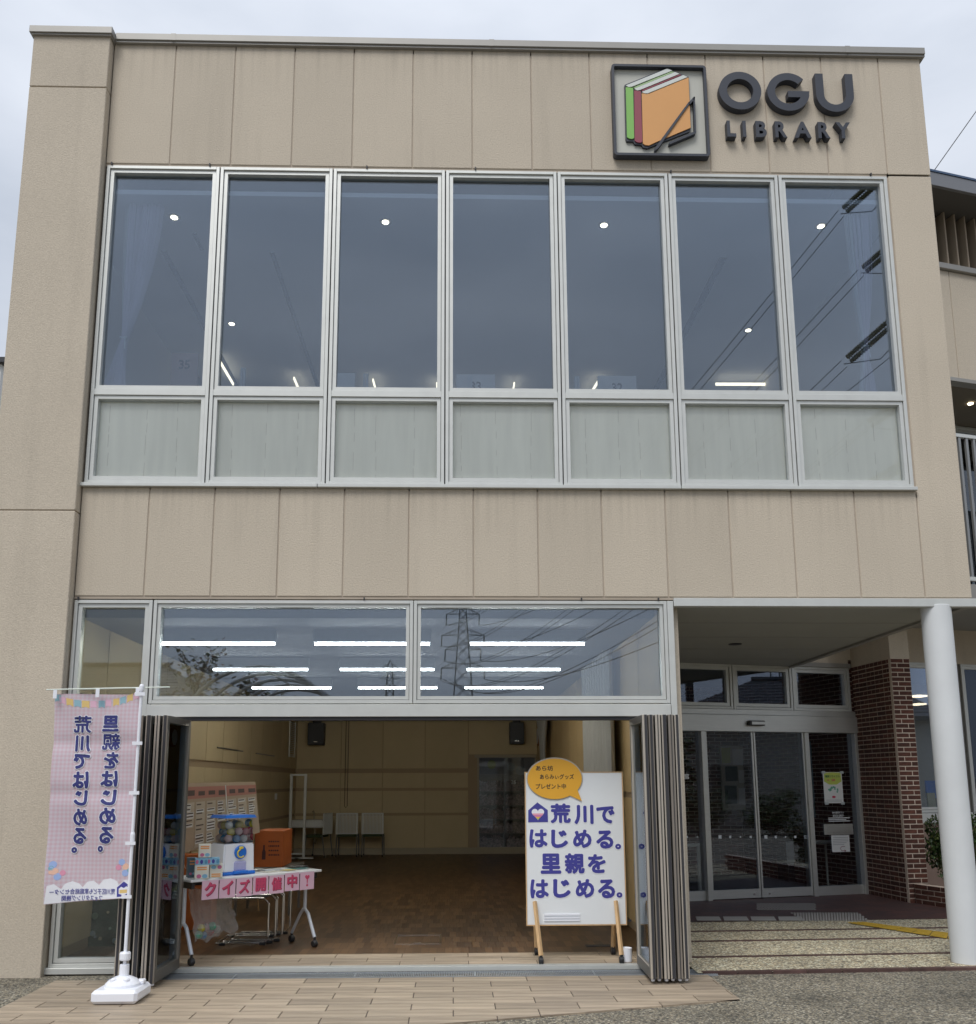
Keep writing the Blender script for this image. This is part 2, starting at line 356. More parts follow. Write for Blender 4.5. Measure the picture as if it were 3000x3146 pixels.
# tile paving in front of the hall, cut on the slant
poly = [(-.43, -3.4), (-.43, -.10), (4.93, -.10), (4.93, -1.12), (2.91, -1.67), (1.2, -1.95), (-.43, -3.4)]
tp = obj('tile_paving', prism(BM(), [(-.43, -.10), (-.43, -2.45), (1.6, -1.97), (2.91, -1.67), (4.93, -1.12), (4.93, -.10)], 0, .004), GROUT, kind='structure')
bmesh_me = tp.data
bmt = BM(); bot = [(-.43, -.27), (-.43, -2.45), (1.6, -1.97), (2.91, -1.67), (4.93, -1.12), (4.93, -.27)]
bmt.faces.new([bmt.verts.new((x, y, OZ-.006)) for x, y in bot]); bmt.to_mesh(tp.data); bmt.free(); tp.location = (0, 0, 0); OFF[tp] = Vector((0, 0, 0))
row = 0; y = -.272
while y > -2.5:
    x = -.43 - (.30 if row % 2 else 0) + .245 - .6
    while x < 4.95:
        b = bx(x+.004, x+.596, y-.1745, y, OZ-.02, OZ, bev=.0015)
        for co, no in (((-.43, 0, 0), (-1, 0, 0)), ((4.93, 0, 0), (1, 0, 0)), ((4.93, -1.12, 0), (.262, -.965, 0)), ((2.91, -1.67, 0), (.224, -.975, 0))):
            bmesh.ops.bisect_plane(b, geom=b.verts[:]+b.edges[:]+b.faces[:], plane_co=co, plane_no=no, clear_outer=True)
        if len(b.faces) > 3:
            bmesh.ops.holes_fill(b, edges=[e for e in b.edges if e.is_boundary])
            cx = Vector((x+.3, y-.09, OZ)); bmesh.ops.translate(b, verts=b.verts, vec=-cx)
            o = bpy.data.objects.new('tile', mesh('tile', b, TILE)); COL.objects.link(o); o.parent = tp; o.location = cx
        else: b.free()
        x += .6
    y -= .18; row += 1
# ================================================================== the hall inside (ground floor)
HX0, HX1, HY, HZ = -.70, 4.72, 12.3, 3.10
hf = BM(); quadp(hf, [(HX0-.1, .60, 0), (HX1+.1, .60, 0), (HX1+.1, HY+.2, 0), (HX0-.1, HY+.2, 0)]); hfo = obj('hall_floor', hf, PARQ, kind='structure')
it = obj('inner_tile_strip', bx(HX0, HX1, .02, .60, -.03, -.004), GROUT, kind='structure')
for r_ in range(3):
    x = HX0+.05 - (.3 if r_ % 2 else 0)
    while x < HX1:
        xa, xb = max(x+.003, HX0), min(x+.597, HX1)
        if xb-xa > .03: obj('tile', bx(xa, xb, .06+r_*.18+.0015, .06+(r_+1)*.18-.0015, -.02, .002, bev=.0015), TILE, it)
        x += .6
cb = BM(); quadp(cb, [(HX0-.1, .36, HZ), (HX0-.1, HY+.2, HZ), (HX1+.1, HY+.2, HZ), (HX1+.1, .36, HZ)])
box(cb, HX0-.1, HX1+.1, .12, .36, 3.24, 3.26); box(cb, HX0-.1, HX1+.1, .36, .38, HZ, 3.25)
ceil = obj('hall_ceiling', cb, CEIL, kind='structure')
wb = obj('hall_wall', box(box(bx(HX0-.1, 3.36, HY+.03, HY+.15, 0, HZ), 3.36, 4.69, HY+.03, HY+.15, 2.14, HZ), 4.69, HX1+.1, HY+.03, HY+.15, 0, HZ), BEIGES, kind='structure')
jx = [HX0, .3, 1.235, 2.185, 3.157, 3.33]
for xa, xb in zip(jx, jx[1:]):
    for za, zb in ((.14, .84), (.90, 1.385), (1.45, 1.78), (1.88, HZ)):
        if xb-xa > .2: obj('wall_board', bx(xa+.006, xb-.006, HY, HY+.03, za, zb, bev=.003), BEIGEW, wb)
    obj('wall_strip', bx(xa, xb, HY+.01, HY+.03, .84, .90), BEIGES, wb); obj('wall_strip', bx(xa, xb, HY+.012, HY+.03, 1.385, 1.45), BEIGES, wb); obj('wall_strip', bx(xa, xb, HY+.012, HY+.03, 1.78, 1.88), BEIGES, wb)
obj('wall_board', bx(3.17, HX1, HY, HY+.03, 2.19, HZ, bev=.003), BEIGEW, wb)
obj('skirting', bx(HX0, 3.36, HY-.012, HY+.03, 0, .135), mat('pale_skirting', (.36, .31, .22), .6), wb)
wl = obj('hall_wall', bx(HX0-.15, HX0-.02, .1, HY+.1, 0, HZ), BEIGES, kind='structure')
yy = .15
while yy < HY-.1:
    for za, zb in ((0.1, .84), (.90, 1.385), (1.45, 1.78), (1.88, HZ)): obj('wall_board', bx(HX0-.02, HX0, yy+.004, min(yy+.94, HY)-.004, za, zb), BEIGEW, wl)
    yy += .945
wr = obj('hall_wall', bx(HX1+.02, HX1+.15, .12, HY+.1, 0, HZ+.1), BEIGES, kind='structure')
WARMW = mat('warm_hall_board', (.52, .38, .19), .7, objvar=.03, var=.04)
yy = .15
while yy < HY-.1:
    for za, zb in ((0.1, 1.385), (1.45, HZ)): obj('wall_board', bx(HX1, HX1+.02, yy+.004, min(yy+.94, HY)-.004, za, zb), WARMW, wr)
    yy += .945
# ================================================================== THE LIBRARY BUILDING
LB = T('library_building', 'beige two storey library block with long window band and folding glass doors', 'building', (3.1, 0, 0))
TOPZ0, TOPZ1, MIDZ0, MIDZ1 = 7.602, 8.945, 3.235, 4.262
xe = [-.625]+[.6*i for i in range(13)]
for a, b_ in zip(xe, xe[1:]):
    for z0, z1 in ((TOPZ0, TOPZ1), (MIDZ0, MIDZ1)):
        obj('wall_panel', bx(a+.005, b_-.005, 0, .09, z0, z1, bev=.005), STUC, LB)
obj('wall_panel', bx(7.205, 7.64, 0, .09, TOPZ0, TOPZ1, bev=.005), STUC, LB)
obj('wall_panel', bx(7.205, 7.64, 0, .09, 3.235, 7.585, bev=.005), STUC, LB)
obj('joint_sealant', box(box(bx(-.62, 7.62, .008, .08, TOPZ0-.03, 8.9), -.62, 7.62, .008, .08, MIDZ0-.025, MIDZ1-.02), 7.19, 7.62, .008, .08, 4.2, 7.62), SEAL, LB)
for z0, z1 in ((-.12, 4.003), (4.011, 8.355), (8.363, 8.935)):
    obj('pilaster_panel', bx(-1.385, -.628, -.10, .09, z0, z1, bev=.006), STUC, LB)
obj('joint_sealant', bx(-1.37, -.64, -.088, .05, -.1, 8.9), SEAL, LB)
obj('side_wall', bx(-1.375, -1.2, .09, 16, -.1, 8.9), STUC, LB)
obj('side_wall', bx(7.48, 7.63, .09, 4.2, 3.22, 8.9), STUC, LB)
obj('side_wall', bx(7.48, 7.63, 4.2, 16, 3.22, 8.9), STUC, LB)
obj('rear_wall', bx(-1.37, 7.6, 16, 16.15, 0, 8.9), STUC, LB)
obj('roof_slab', bx(-1.3, 7.55, .1, 16, 8.7, 8.85), SOFF, LB)
obj('floor_slab', bx(-1.19, 7.47, .10, 16, 3.28, 3.70), SOFF, LB)
for a, b_ in ((-.60, -.02), (-.02, 3.2), (3.2, 6.87), (6.87, 7.68)):
    obj('coping', box(bx(a+.002, b_-.002, -.05, .3, 8.955, 9.030, bev=.004), a+.002, b_-.002, -.035, .3, 8.935, 8.955), COPE, LB)
obj('coping', box(bx(-1.415, -.598, -.14, .3, 8.94, 9.015, bev=.004), -1.40, -.61, -.125, .3, 8.925, 8.94), COPE, LB)
for xj in (3.2, -.02, 6.87): obj('coping_cover', bx(xj-.025, xj+.025, -.0515, .3, 8.956, 9.0310), COPE, LB)
# windows
def window(x0, x1, z0, z1, rails=(), sash=.034, fr=.031, gap=.0045, glass=GLU, low=None, yb=.08, parent=LB, name='window'):
    """outer frame, dark groove, inner sash and pane(s) between the rails [(z_low_glass_top, z_high_glass_bottom)]"""
    b = BM()
    box(b, x0, x0+fr, -.008, yb, z0, z1, .002); box(b, x1-fr, x1, -.008, yb, z0, z1, .002)
    box(b, x0+fr, x1-fr, -.008, yb, z1-fr, z1, .002); box(b, x0+fr, x1-fr, -.008, yb, z0, z0+fr, .002)
    zs = [z0+fr]
    for (a, c) in rails:
        box(b, x0+fr, x1-fr, -.006, yb, a+sash+gap, c-sash-gap*.5, .002)
        zs += [a+sash+gap, c-sash-gap*.5]
    zs.append(z1-fr)
    for za, zb in zip(zs[::2], zs[1::2]):
        xa, xb = x0+fr+gap, x1-fr-gap; za += gap*1.3; zb -= gap*.4
        box(b, xa, xa+sash, .008, yb, za, zb); box(b, xb-sash, xb, .008, yb, za, zb)
        box(b, xa+sash, xb-sash, .008, yb, zb-sash, zb); box(b, xa+sash, xb-sash, .008, yb, za, za+sash)
    w_ = obj(name, b, ALU, parent)
    gk = box(box(BM(), x0+fr, x1-fr, .035, .05, z0+fr, z0+fr+gap*1.3), x0+fr, x1-fr, .035, .05, z1-fr-gap*.4, z1-fr)
    box(gk, x0+fr, x0+fr+gap, .035, .05, z0+fr, z1-fr); box(gk, x1-fr-gap, x1-fr, .035, .05, z0+fr, z1-fr)
    for (a, c) in rails: box(gk, x0+fr+gap, x1-fr-gap, .035, .05, a+sash, a+sash+gap*2.5)
    obj('gasket', gk, ALUD, w_)
    for q_, (za, zb) in enumerate(zip(zs[::2], zs[1::2])):
        obj('pane', bx(x0+fr+gap+sash-.003, x1-fr-gap-sash+.003, .055, .063, za+gap+sash-.003, zb-gap*.4-sash+.003), low if (low and q_ == 0) else glass, w_)
    return w_
cw = [-.6107+1.114*i for i in range(8)]
for i in range(7):
    window(cw[i]+.0055, cw[i+1]-.0055, 4.302, 7.573, [(5.132, 5.268)], low=GLW)
obj('mullion_gasket', (lambda b: [box(b, c-.007, c+.007, .02, .07, 4.30, 7.57) for c in cw] and b)(BM()), ALUD, LB)
sx = [-.645, 1.55, 4.95, 7.20]
for a, b_ in zip(sx, sx[1:]): obj('sill', bx(a+.003, b_-.003, -.045, .06, 4.262, 4.296, bev=.003), ALU, LB)
for k_, x_ in enumerate((-.56, .40, 1.95, 3.03, 4.99, 7.02)): obj('setting_clip', bx(x_-.006, x_+.006, -.02, .0, 7.575, 7.603), ALUD, LB)
for k_, x_ in enumerate((-.58, 2.0, 3.99, 4.70)): obj('setting_clip', bx(x_-.006, x_+.006, -.02, .0, 3.196, 3.222), ALUD, LB)
obj('sill_shadow_gap', bx(-.61, 7.19, .004, .06, 4.296, 4.303), ALUD, LB)
# lower windows: narrow sidelight, wide transoms
window(-.612, .088, .02, 3.195, [], fr=.03, glass=GLS)
window(.100, 2.447, 2.255, 3.195, [], fr=.03, sash=.03, glass=GLL)
window(2.453, 4.775, 2.255, 3.195, [], fr=.03, sash=.03, glass=GLL)
obj('window_sill', bx(-.66, .09, -.04, .08, -.03, .02, bev=.003), ALU, LB)
obj('frame_gasket', box(bx(.088, .100, .02, .07, 0, 3.19), 2.447, 2.453, .02, .07, 2.26, 3.19), ALUD, LB)
obj('door_header', bx(.094, 4.772, -.03, .10, 2.135, 2.245, bev=.003), ALU, LB)
obj('header_track', bx(.13, 4.70, -.01, .09, 2.105, 2.135), ALUD, LB)
obj('corner_post', box(bx(4.779, 4.835, -.012, .12, 0, 3.195, bev=.003), 4.72, 4.775, .0, .10, 0, 2.25), ALU, LB)
obj('door_jamb', bx(.094, .14, -.005, .10, 0, 2.135), ALU, LB)
obj('floor_track', box(bx(.09, 4.78, -.028, .015, -.03, .004), .09, 4.78, .03, .055, -.03, .006), ALU, LB)
obj('return_wall', bx(4.835, 4.90, .10, 4.0, 0, 3.2), STUC, LB)
# soffit over the entrance
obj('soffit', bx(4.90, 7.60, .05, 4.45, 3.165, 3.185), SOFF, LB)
obj('soffit_joint', (lambda b: [box(b, 4.9, 7.58, yj, yj+.006, 3.1635, 3.166) for yj in (.95, 1.85, 2.75, 3.65)] and b)(BM()), mat('soffit_joint_line', (.16, .155, .15), .9), LB)
obj('soffit_trim', bx(4.84, 7.72, -.02, .06, 3.145, 3.222, bev=.003), ALU, LB)
obj('soffit_trim', bx(7.56, 7.63, .06, 4.4, 3.14, 3.20), COPE, LB)
pl = at(1413*1.5991, 1238*1.5991, z=3.16)
dl = T('soffit_downlight', 'dark round downlight recessed in the soffit over the entrance', 'ceiling light', (pl.x, pl.y, 3.15))
obj('trim_ring', lathe(BM(), [(.055, 3.166), (.075, 3.166), (.078, 3.158), (.055, 3.156)], (pl.x, pl.y, 0)), ALUD, dl); obj('lens', lathe(BM(), [(.05, 3.156), (.05, 3.152)], (pl.x, pl.y, 0)), BLACKP, dl)
cb = BM(); lathe(cb, [(.131, -.08), (.131, -.075), (.131, -.07), (.131, 1), (.131, 2), (.131, 3.155), (.131, 3.16), (.131, 3.165)], (7.335, .09, 0), 40); cb2_ = obj('column', cb, COLM, LB)
for p_ in cb2_.data.polygons: p_.use_smooth = len(p_.vertices) == 4
obj('column_base_joint', lathe(BM(), [(.1322, -.06), (.1325, -.018)], (7.335, .09, 0), 40), SEAL, LB)
# upstairs room
LBI = obj('upper_floor', bx(-1.19, 7.47, .12, 12.5, 3.70, 3.72), mat('pale_carpet', (.42, .40, .37), .9), kind='structure')
uc = BM(); box(uc, -1.19, 7.47, .12, 1.06, 7.35, 7.40); box(uc, -1.19, 7.47, 1.06, 12.5, 7.43, 7.45); box(uc, -1.19, 7.47, 1.06, 1.08, 7.35, 7.44)
obj('upper_ceiling', uc, mat('bright_ceiling', (.80, .81, .82), .8), kind='structure')
obj('upper_wall', box(box(bx(-1.19, 7.47, 12.3, 12.4, 3.7, 7.5), -1.19, -1.1, .12, 12.3, 3.7, 7.5), 7.4, 7.47, .12, 12.3, 3.7, 7.5), mat('upper_room_wall', (.72, .70, .66), .8), kind='structure')
obj('upper_ceiling_slot', box(box(box(box(bx(-.46, 5.9, 1.09, 1.17, 7.424, 7.431), .02, .06, .75, 1.05, 7.346, 7.351), .75, .80, 1.1, 6, 7.424, 7.431), 5.84, 5.92, 1.17, 6, 7.424, 7.431), -.46, -.40, 1.17, 6, 7.424, 7.431), ALUD, kind='structure')
PBO = mat('pale_board', (.93, .93, .82), .7, var=.05, vscale=1.6, stretch=(7, 1, .6), detail=3, objvar=.03)
PBC = mat('hairline_crack', (.62, .60, .52), .8)
for i in range(7):
    pb = T('partition_board', ['pale streaked board behind the lower pane at the curtain end', 'pale board behind the lower pane, second from the left corner', 'pale board behind the lower pane, third from the left corner', 'pale board behind the middle lower pane', 'pale board behind the lower pane, third from the right corner', 'pale board behind the lower pane, second from the right corner', 'pale board behind the lower pane at the pylon reflection end'][i], 'board', (cw[i]+.55, .22, 4.32), 'pale boards behind the lower panes')
    obj('board', bx(cw[i]+.03, cw[i+1]-.03, .082, .094, 4.31, 5.20), PBO, pb)
    k = BM()
    for q in range(3):
        xx = cw[i]+.2+.3*q+random.uniform(-.06, .06); zz = 4.34
        while zz < 5.05:
            h = random.uniform(.05, .2); box(k, xx-.0015, xx+.0015, .0805, .0822, zz, zz+h); zz += h+random.uniform(.02, .12); xx += random.uniform(-.008, .008)
    obj('crack', k, PBC, pb)
LAMP = mat('warm_lamp', (1, .86, .6), .4, emit=6)
LAMPW = mat('tube_lamp', (1, .98, .88), .4, emit=36)
LAMPO = mat('far_tube_lamp', (1, .85, .6), .4, emit=1.5)
for i, (x, y, z, lb) in enumerate([(-.084, .471, 7.35, 'round lit downlight above the left string curtain'), (2.10, .503, 7.35, 'round lit downlight near the glass in the third window'), (4.397, .508, 7.35, 'round lit downlight near the glass in the fifth window'), (6.695, .478, 7.35, 'round lit downlight near the glass in the window under the name letters'), (-.058, 2.788, 7.43, 'round lit downlight deeper in the room behind the second window'), (6.697, 2.819, 7.43, 'round lit downlight deeper in the room behind the sixth window')]):
    d = T('downlight', lb, 'ceiling light', (x, y, z-.02), 'downlights upstairs')
    obj('trim_ring', lathe(BM(), [(.045, z), (.062, z), (.062, z-.008), (.045, z-.008)], (x, y, 0)), COPE, d)
    obj('bulb', lathe(BM(), [(.036, z-.009), (.034, z-.013)], (x, y, 0)), LAMP, d)
for a, b_, lb in [((-.422, 3.609), (-.409, 4.343), 'lit tube light seen low in the second upstairs window'), ((.513, 4.127), (.522, 4.7), 'short lit tube light in the second window beside the sash'), ((1.647, 4.162), (1.664, 4.7), 'lit tube light low in the third window'), ((2.57, 4.259), (2.57, 4.7), 'lit tube light beside the fourth mullion'), ((3.704, 4.238), (3.70, 4.7), 'lit tube light low in the fourth window'), ((4.93, 4.1), (4.86, 4.7), 'lit tube light low in the fifth window'), ((6.666, 4.21), (7.394, 4.20), 'lit tube light lying across the sixth window')]:
    d = Vector((b_[0]-a[0], b_[1]-a[1], 0)).normalized(); n = Vector((-d.y, d.x, 0))*.010
    b = BM(); A = Vector((*a, 7.30)); B = Vector((*b_, 7.30)); vsx = [b.verts.new(p) for p in (A-n, A+n, B+n, B-n)]; vsy = [b.verts.new(p+Vector((0, 0, .04))) for p in (A-n, A+n, B+n, B-n)]
    b.faces.new(vsx); b.faces.new(vsy[::-1])
    for q in range(4): b.faces.new((vsx[q], vsy[q], vsy[(q+1) % 4], vsx[(q+1) % 4]))
    bmesh.ops.recalc_face_normals(b, faces=b.faces); obj('tube_light', b, LAMPO, label=lb, cat='ceiling light', group='far tube lights upstairs')
# bookcases upstairs with numbered end boards
ENDB = mat('bookcase_end', (.80, .77, .72), .7, var=.05); ENDP = mat('pink_bookcase_end', (.80, .56, .48), .7)
for x0, x1, z1, num, mt, lb in [(-.376, -.074, 6.365, '35', ENDP, 'tall pinkish bookcase end board numbered 35 beside the string curtain'), (1.362, 1.70, 6.136, '34', ENDB, 'bookcase with pale end board under the third upstairs window'), (2.844, 3.287, 6.133, '33', ENDB, 'bookcase with pale end board numbered 33 under the middle upstairs window'), (4.457, 4.90, 6.13, '32', ENDB, 'bookcase with pale end board numbered 32 under the fifth upstairs window')]:
    t = T('bookcase', lb, 'bookcase', ((x0+x1)/2, 1.8, 3.72), 'numbered bookcases upstairs')
    obj('end_board', bx(x0, x1, 1.5, 1.53, 3.72, z1, bev=.003), mt, t)
    obj('end_board', bx(x0, x1, 3.4, 3.43, 3.72, z1-.1), mt, t)
    for zz in (3.8, 4.2, 4.6, 5.0, 5.4, z1-.25): obj('shelf', bx(x0+.01, x1-.01, 1.53, 3.4, zz, zz+.02), mt, t)
    bb = BM()
    for zz in (5.02, 5.42):
        yy = 1.56
        while yy < 3.3: d = random.uniform(.02, .05); box(bb, x0+.03, x1-.03, yy, yy+d-.002, zz, zz+random.uniform(.2, .3)); yy += d
    o = obj('books', bb, mat('book_mix', (.25, .2, .18), .7, var=.6, vscale=20), t, kind='stuff')
    b = BM(); xm = (x0+x1)/2; addtext(b, num, xm-.06, xm+.06, z1-.20, z1-.09, 1.497, .02)
    if num != '34': obj('number', b, BLKPR, t)
for bc, (x_, z_) in zip([c for c in bpy.data.objects if c.name.startswith('bookcase') and c.parent is None], ((.43, 6.17), (1.808, 6.112), (2.985, 6.10), (4.20, 6.10))):
    for q in (0, .032): obj('white_post', bx(x_-.012+q, x_+.010+q, 1.46, 1.49, 3.72, z_), PAPER, bc)
# string curtains
STR = mat('curtain_string', (.66, .62, .70), .7); STRW = mat('curtain_string_white', (.78, .82, .84), .6)
def string_curtain(xt0, xt1, xk, zk, xb0, xb1, n, label, white):
    t = T('string_curtain', label, 'curtain', ((xt0+xt1)/2, .3, 5.2), 'string curtains upstairs')
    b = BM(); wv = BM()
    for i in range(n):
        u = i/(n-1); y = .28+random.uniform(-.03, .05)
        x_t = xt0+(xt1-xt0)*u; x_b = xb0+(xb1-xb0)*u+random.uniform(-.02, .02)
        pts = []
        for q in range(9):
            v = q/8; z = 7.34+(zk-7.34)*v; f = v**1.7
            pts.append((x_t+(xk+(u-.5)*.03-x_t)*f, y, z))
        for q in range(1, 5):
            v = q/4; pts.append((xk+(x_b-xk)*v**.8, y+random.uniform(-.01, .01), zk+(5.27-zk)*v))
        tube(wv if (i < n*white) else b, pts, .004 if i < n*white else .0085, 3, cap=False)
    obj('strings', b, STR, t, kind='stuff')
    if wv.verts: obj('white_strings', wv, STRW, t, kind='stuff')
    k = BM(); tube(k, [(xk-.03, .25, zk+.01), (xk, .245, zk), (xk+.035, .25, zk+.01), (xk, .34, zk), (xk-.03, .25, zk+.01)], .009, 6); tube(k, [(xk+.02, .245, zk), (xk+.03, .24, zk-.12)], .006, 5); obj('tie', k, STRW, t)
string_curtain(-.52, -.14, -.44, 5.88, -.64, -.40, 90, 'grey string curtain tied back at the left end of the upstairs window', .12)
string_curtain(6.86, 7.12, 6.96, 5.86, 6.84, 7.06, 40, 'pale string curtain tied back at the right end of the upstairs window', .3)
# ================================================================== folding doors (parts of the building)
def leaf(px, py, fx, fy, z0=.01, z1=2.105, th=.042, k=0):
    """folding door leaf from the pivot p on the track to its free edge f"""
    d = Vector((fx-px, fy-py, 0)); L_ = d.length; d.normalize(); a = math.atan2(d.y, d.x)
    M = Matrix.Translation((px, py, 0)) @ Matrix.Rotation(a, 4, 'Z')
    b = BM(); s = .055
    box(b, 0, s, -th/2, th/2, z0, z1, .002, M); box(b, L_-s, L_, -th/2, th/2, z0, z1, .002, M)
    box(b, s, L_-s, -th/2, th/2, z1-s, z1, 0, M); box(b, s, L_-s, -th/2, th/2, z0, z0+s*1.5, 0, M)
    b.normal_update()
    for f in b.faces: f.material_index = 1 if abs(f.normal.dot(Vector((d.x, d.y, 0)))) < .5 and abs(f.normal.z) < .5 else 0
    lf = obj('door_leaf', b, [BRONZE2 if k % 3 == 1 else BRONZE, BRONZED], LB)
    g_ = BM(); sw = .22 if k % 2 else .07; box(g_, L_-.001, L_+.006, -th*sw, th*(sw if k % 3 else .42), z0, z1, 0, M); box(g_, -.004, .001, -th*.15, th*.15, z0, z1, 0, M)
    obj('seal', g_, ALUD, lf)
    obj('glass', box(BM(), s-.005, L_-s+.005, -.005, .005, z0+s*1.5-.005, z1-s+.005, 0, M), GLD, lf)
    r_ = BM(); c = M @ Vector((L_-.03, 0, 0)); lathe(r_, [(.012, z0-.02), (.016, z0-.012), (.012, z0)], (c.x, c.y, 0), 10); obj('roller', r_, PLAST, lf)
    return lf
for k in range(6):
    leaf(4.418+k*.05, .0, 4.402+k*.0545, -.62 + (.012 if k % 2 else 0), k=k)
for k in range(5):
    leaf(.468-k*.055, .0, .455-k*.068, -.62+(.012 if k % 2 else 0), k=k+1)
# ================================================================== logo sign and name letters
LS = T('logo_sign', 'square sign with green, red and orange books and a black pencil outline', 'sign', (4.88, -.05, 7.70))
def LP(*a, y=-.06): return [(lambda p: (p.x, p.z))(at(*cl(*q), y=y)) for q in a]
obj('back_panel', bx(4.43, 5.36, -.03, -.004, 7.735, 8.73), mat('sign_panel', (.50, .50, .45), .6, bump=.1, bscale=120, bdist=.002), LS)
fr = BM(); o_ = (4.412, 5.378, 7.716, 8.748); w_ = .026
def rr(x0, x1, z0, z1, r, n=4):
    P = []
    for (cx, cz, a) in ((x1-r, z1-r, 0), (x0+r, z1-r, 90), (x0+r, z0+r, 180), (x1-r, z0+r, 270)):
        for q in range(n+1): t_ = R(a+90*q/n); P.append((cx+r*math.cos(t_), cz+r*math.sin(t_)))
    return P
A_ = rr(*o_, .035); B_ = rr(o_[0]+w_, o_[1]-w_, o_[2]+w_, o_[3]-w_, .012); n = len(A_)
ring = [[fr.verts.new((p[0], yy, p[1])) for p in P] for P, yy in ((A_, -.078), (B_, -.078), (B_, -.004), (A_, -.004))]
for q in range(4):
    for i in range(n): fr.faces.new((ring[q][i], ring[q][(i+1) % n], ring[(q+1) % 4][(i+1) % n], ring[(q+1) % 4][i]))
bmesh.ops.recalc_face_normals(fr, faces=fr.faces); obj('frame', fr, SIGND, LS)
GREENS = mat('sign_green', (.21, .47, .10), .5); REDS = mat('sign_red', (.27, .05, .075), .5); ORS = mat('sign_orange', (.66, .33, .11), .5, var=.02); WHS = mat('sign_white', (.62, .65, .62), .5)
def lp(y, *a): return LP(*a, y=y)
dk = prism(BM(), lp(-.055, (330, 500), (345, 490), (1045, 212), (1420, 362), (1455, 1225), (1435, 1285), (745, 1560), (715, 1570), (640, 1555), (620, 1515), (500, 1500), (480, 1455), (365, 1450), (350, 1410)), -.055, -.03)
obj('book_outline', dk, SIGND, LS)
for nm, m_, pts in (('green_book', GREENS, [(350, 535), (440, 545), (475, 548), (493, 1395), (460, 1412), (410, 1405), (372, 1380)]), ('red_book', REDS, [(492, 590), (565, 602), (605, 602), (633, 1460), (600, 1475), (545, 1470), (502, 1440)]),
                    ('orange_book', ORS, [(622, 640), (705, 655), (745, 648), (1415, 372), (1452, 1222), (985, 1418), (890, 1455), (745, 1522), (680, 1515), (642, 1490)])):
    obj(nm, prism(BM(), lp(-.066, *pts), -.066, -.054), m_, LS)
for pts in ([(352, 505), (1050, 222), (1140, 252), (455, 525), (400, 533)], [(492, 562), (1185, 278), (1262, 308), (600, 578), (545, 590)], [(622, 615), (1325, 330), (1400, 362), (720, 640), (665, 638)]):
    obj('page_edge', prism(BM(), lp(-.0675, *pts), -.0675, -.054), WHS, LS)
obj('green_cover', prism(BM(), lp(-.067, (480, 540), (1130, 272), (1175, 275), (520, 548)), -.067, -.054), mat('sign_pale_green', (.35, .50, .25), .5), LS)
obj('red_cover', prism(BM(), lp(-.067, (620, 588), (1275, 318), (1285, 330), (640, 600)), -.067, -.054), REDS, LS)
pc = BM()
for pts in ([(845, 1560), (1425, 770), (1440, 800), (905, 1560), (850, 1600)], [(1415, 790), (1510, 685), (1528, 690), (1520, 730), (1440, 820)], [(1500, 700), (1528, 690), (1548, 1290), (1520, 1290)], [(1095, 1460), (1510, 1280), (1548, 1290), (1530, 1315), (1100, 1495), (1085, 1480)]):
    prism(pc, lp(-.085, *pts), -.078, -.03)
obj('pencil_outline', pc, SIGND, LS)
NS = T('name_sign', 'dark raised metal lettering reading OGU LIBRARY', 'sign', (6.15, -.06, 7.88))
XF[0] = Matrix.Translation((2.81, 0, 1.547)) @ Matrix.Diagonal((1.0065, 1, 1.0065, 1)) @ Matrix.Translation((-2.81, 0, -1.547))
def ringpoly(bm, cx, cz, ro, ri, a0, a1, n=40, y0=-.072, y1=-.002):
    full = a1-a0 >= 359.9; k = n if full else n+1
    V = [[bm.verts.new((cx+r_*math.cos(R(a0+(a1-a0)*i/n)), yy, cz+r_*math.sin(R(a0+(a1-a0)*i/n)))) for i in range(k)] for r_, yy in ((ro, y0), (ri, y0), (ri, y1), (ro, y1))]
    fs = []
    for q in range(4):
        for i in range(n): j = (i+1) % k; fs.append(bm.faces.new((V[q][i], V[q][j], V[(q+1) % 4][j], V[(q+1) % 4][i])))
    if not full: fs.append(bm.faces.new([V[q][0] for q in range(4)])); fs.append(bm.faces.new([V[q][-1] for q in range(3, -1, -1)]))
    bmesh.ops.recalc_face_normals(bm, faces=fs); return bm
obj('letter_o', ringpoly(BM(), 5.70, 8.425, .215, .133, 0, 360), SIGND, NS)
gb = ringpoly(BM(), 6.19, 8.42, .215, .135, 42, 352); prism(gb, [(6.185, 8.43), (6.405, 8.43), (6.395, 8.36), (6.185, 8.36)], -.0721, -.0021); obj('letter_g', gb, SIGND, NS)
ub = ringpoly(BM(), 6.665, 8.395, .193, .112, 180, 360, 24); prism(ub, [(6.472, 8.395), (6.553, 8.395), (6.553, 8.635), (6.472, 8.635)], -.0721, -.002); prism(ub, [(6.777, 8.395), (6.858, 8.395), (6.858, 8.635), (6.777, 8.635)], -.0721, -.002)
bmesh.ops.remove_doubles(ub, verts=ub.verts, dist=.0005); obj('letter_u', ub, SIGND, NS)
for ch, x0, x1 in (('L', 5.545, 5.635), ('I', 5.703, 5.737), ('B', 5.835, 5.945), ('R', 6.03, 6.15), ('A', 6.225, 6.395), ('R', 6.465, 6.585), ('Y', 6.645, 6.795)):
    b = BM(); addtext(b, ch, x0, x1, 7.905, 8.085, -.036, .035, .034); bmesh.ops.recalc_face_normals(b, faces=b.faces); obj('letter', b, SIGND, NS)
XF[0] = None
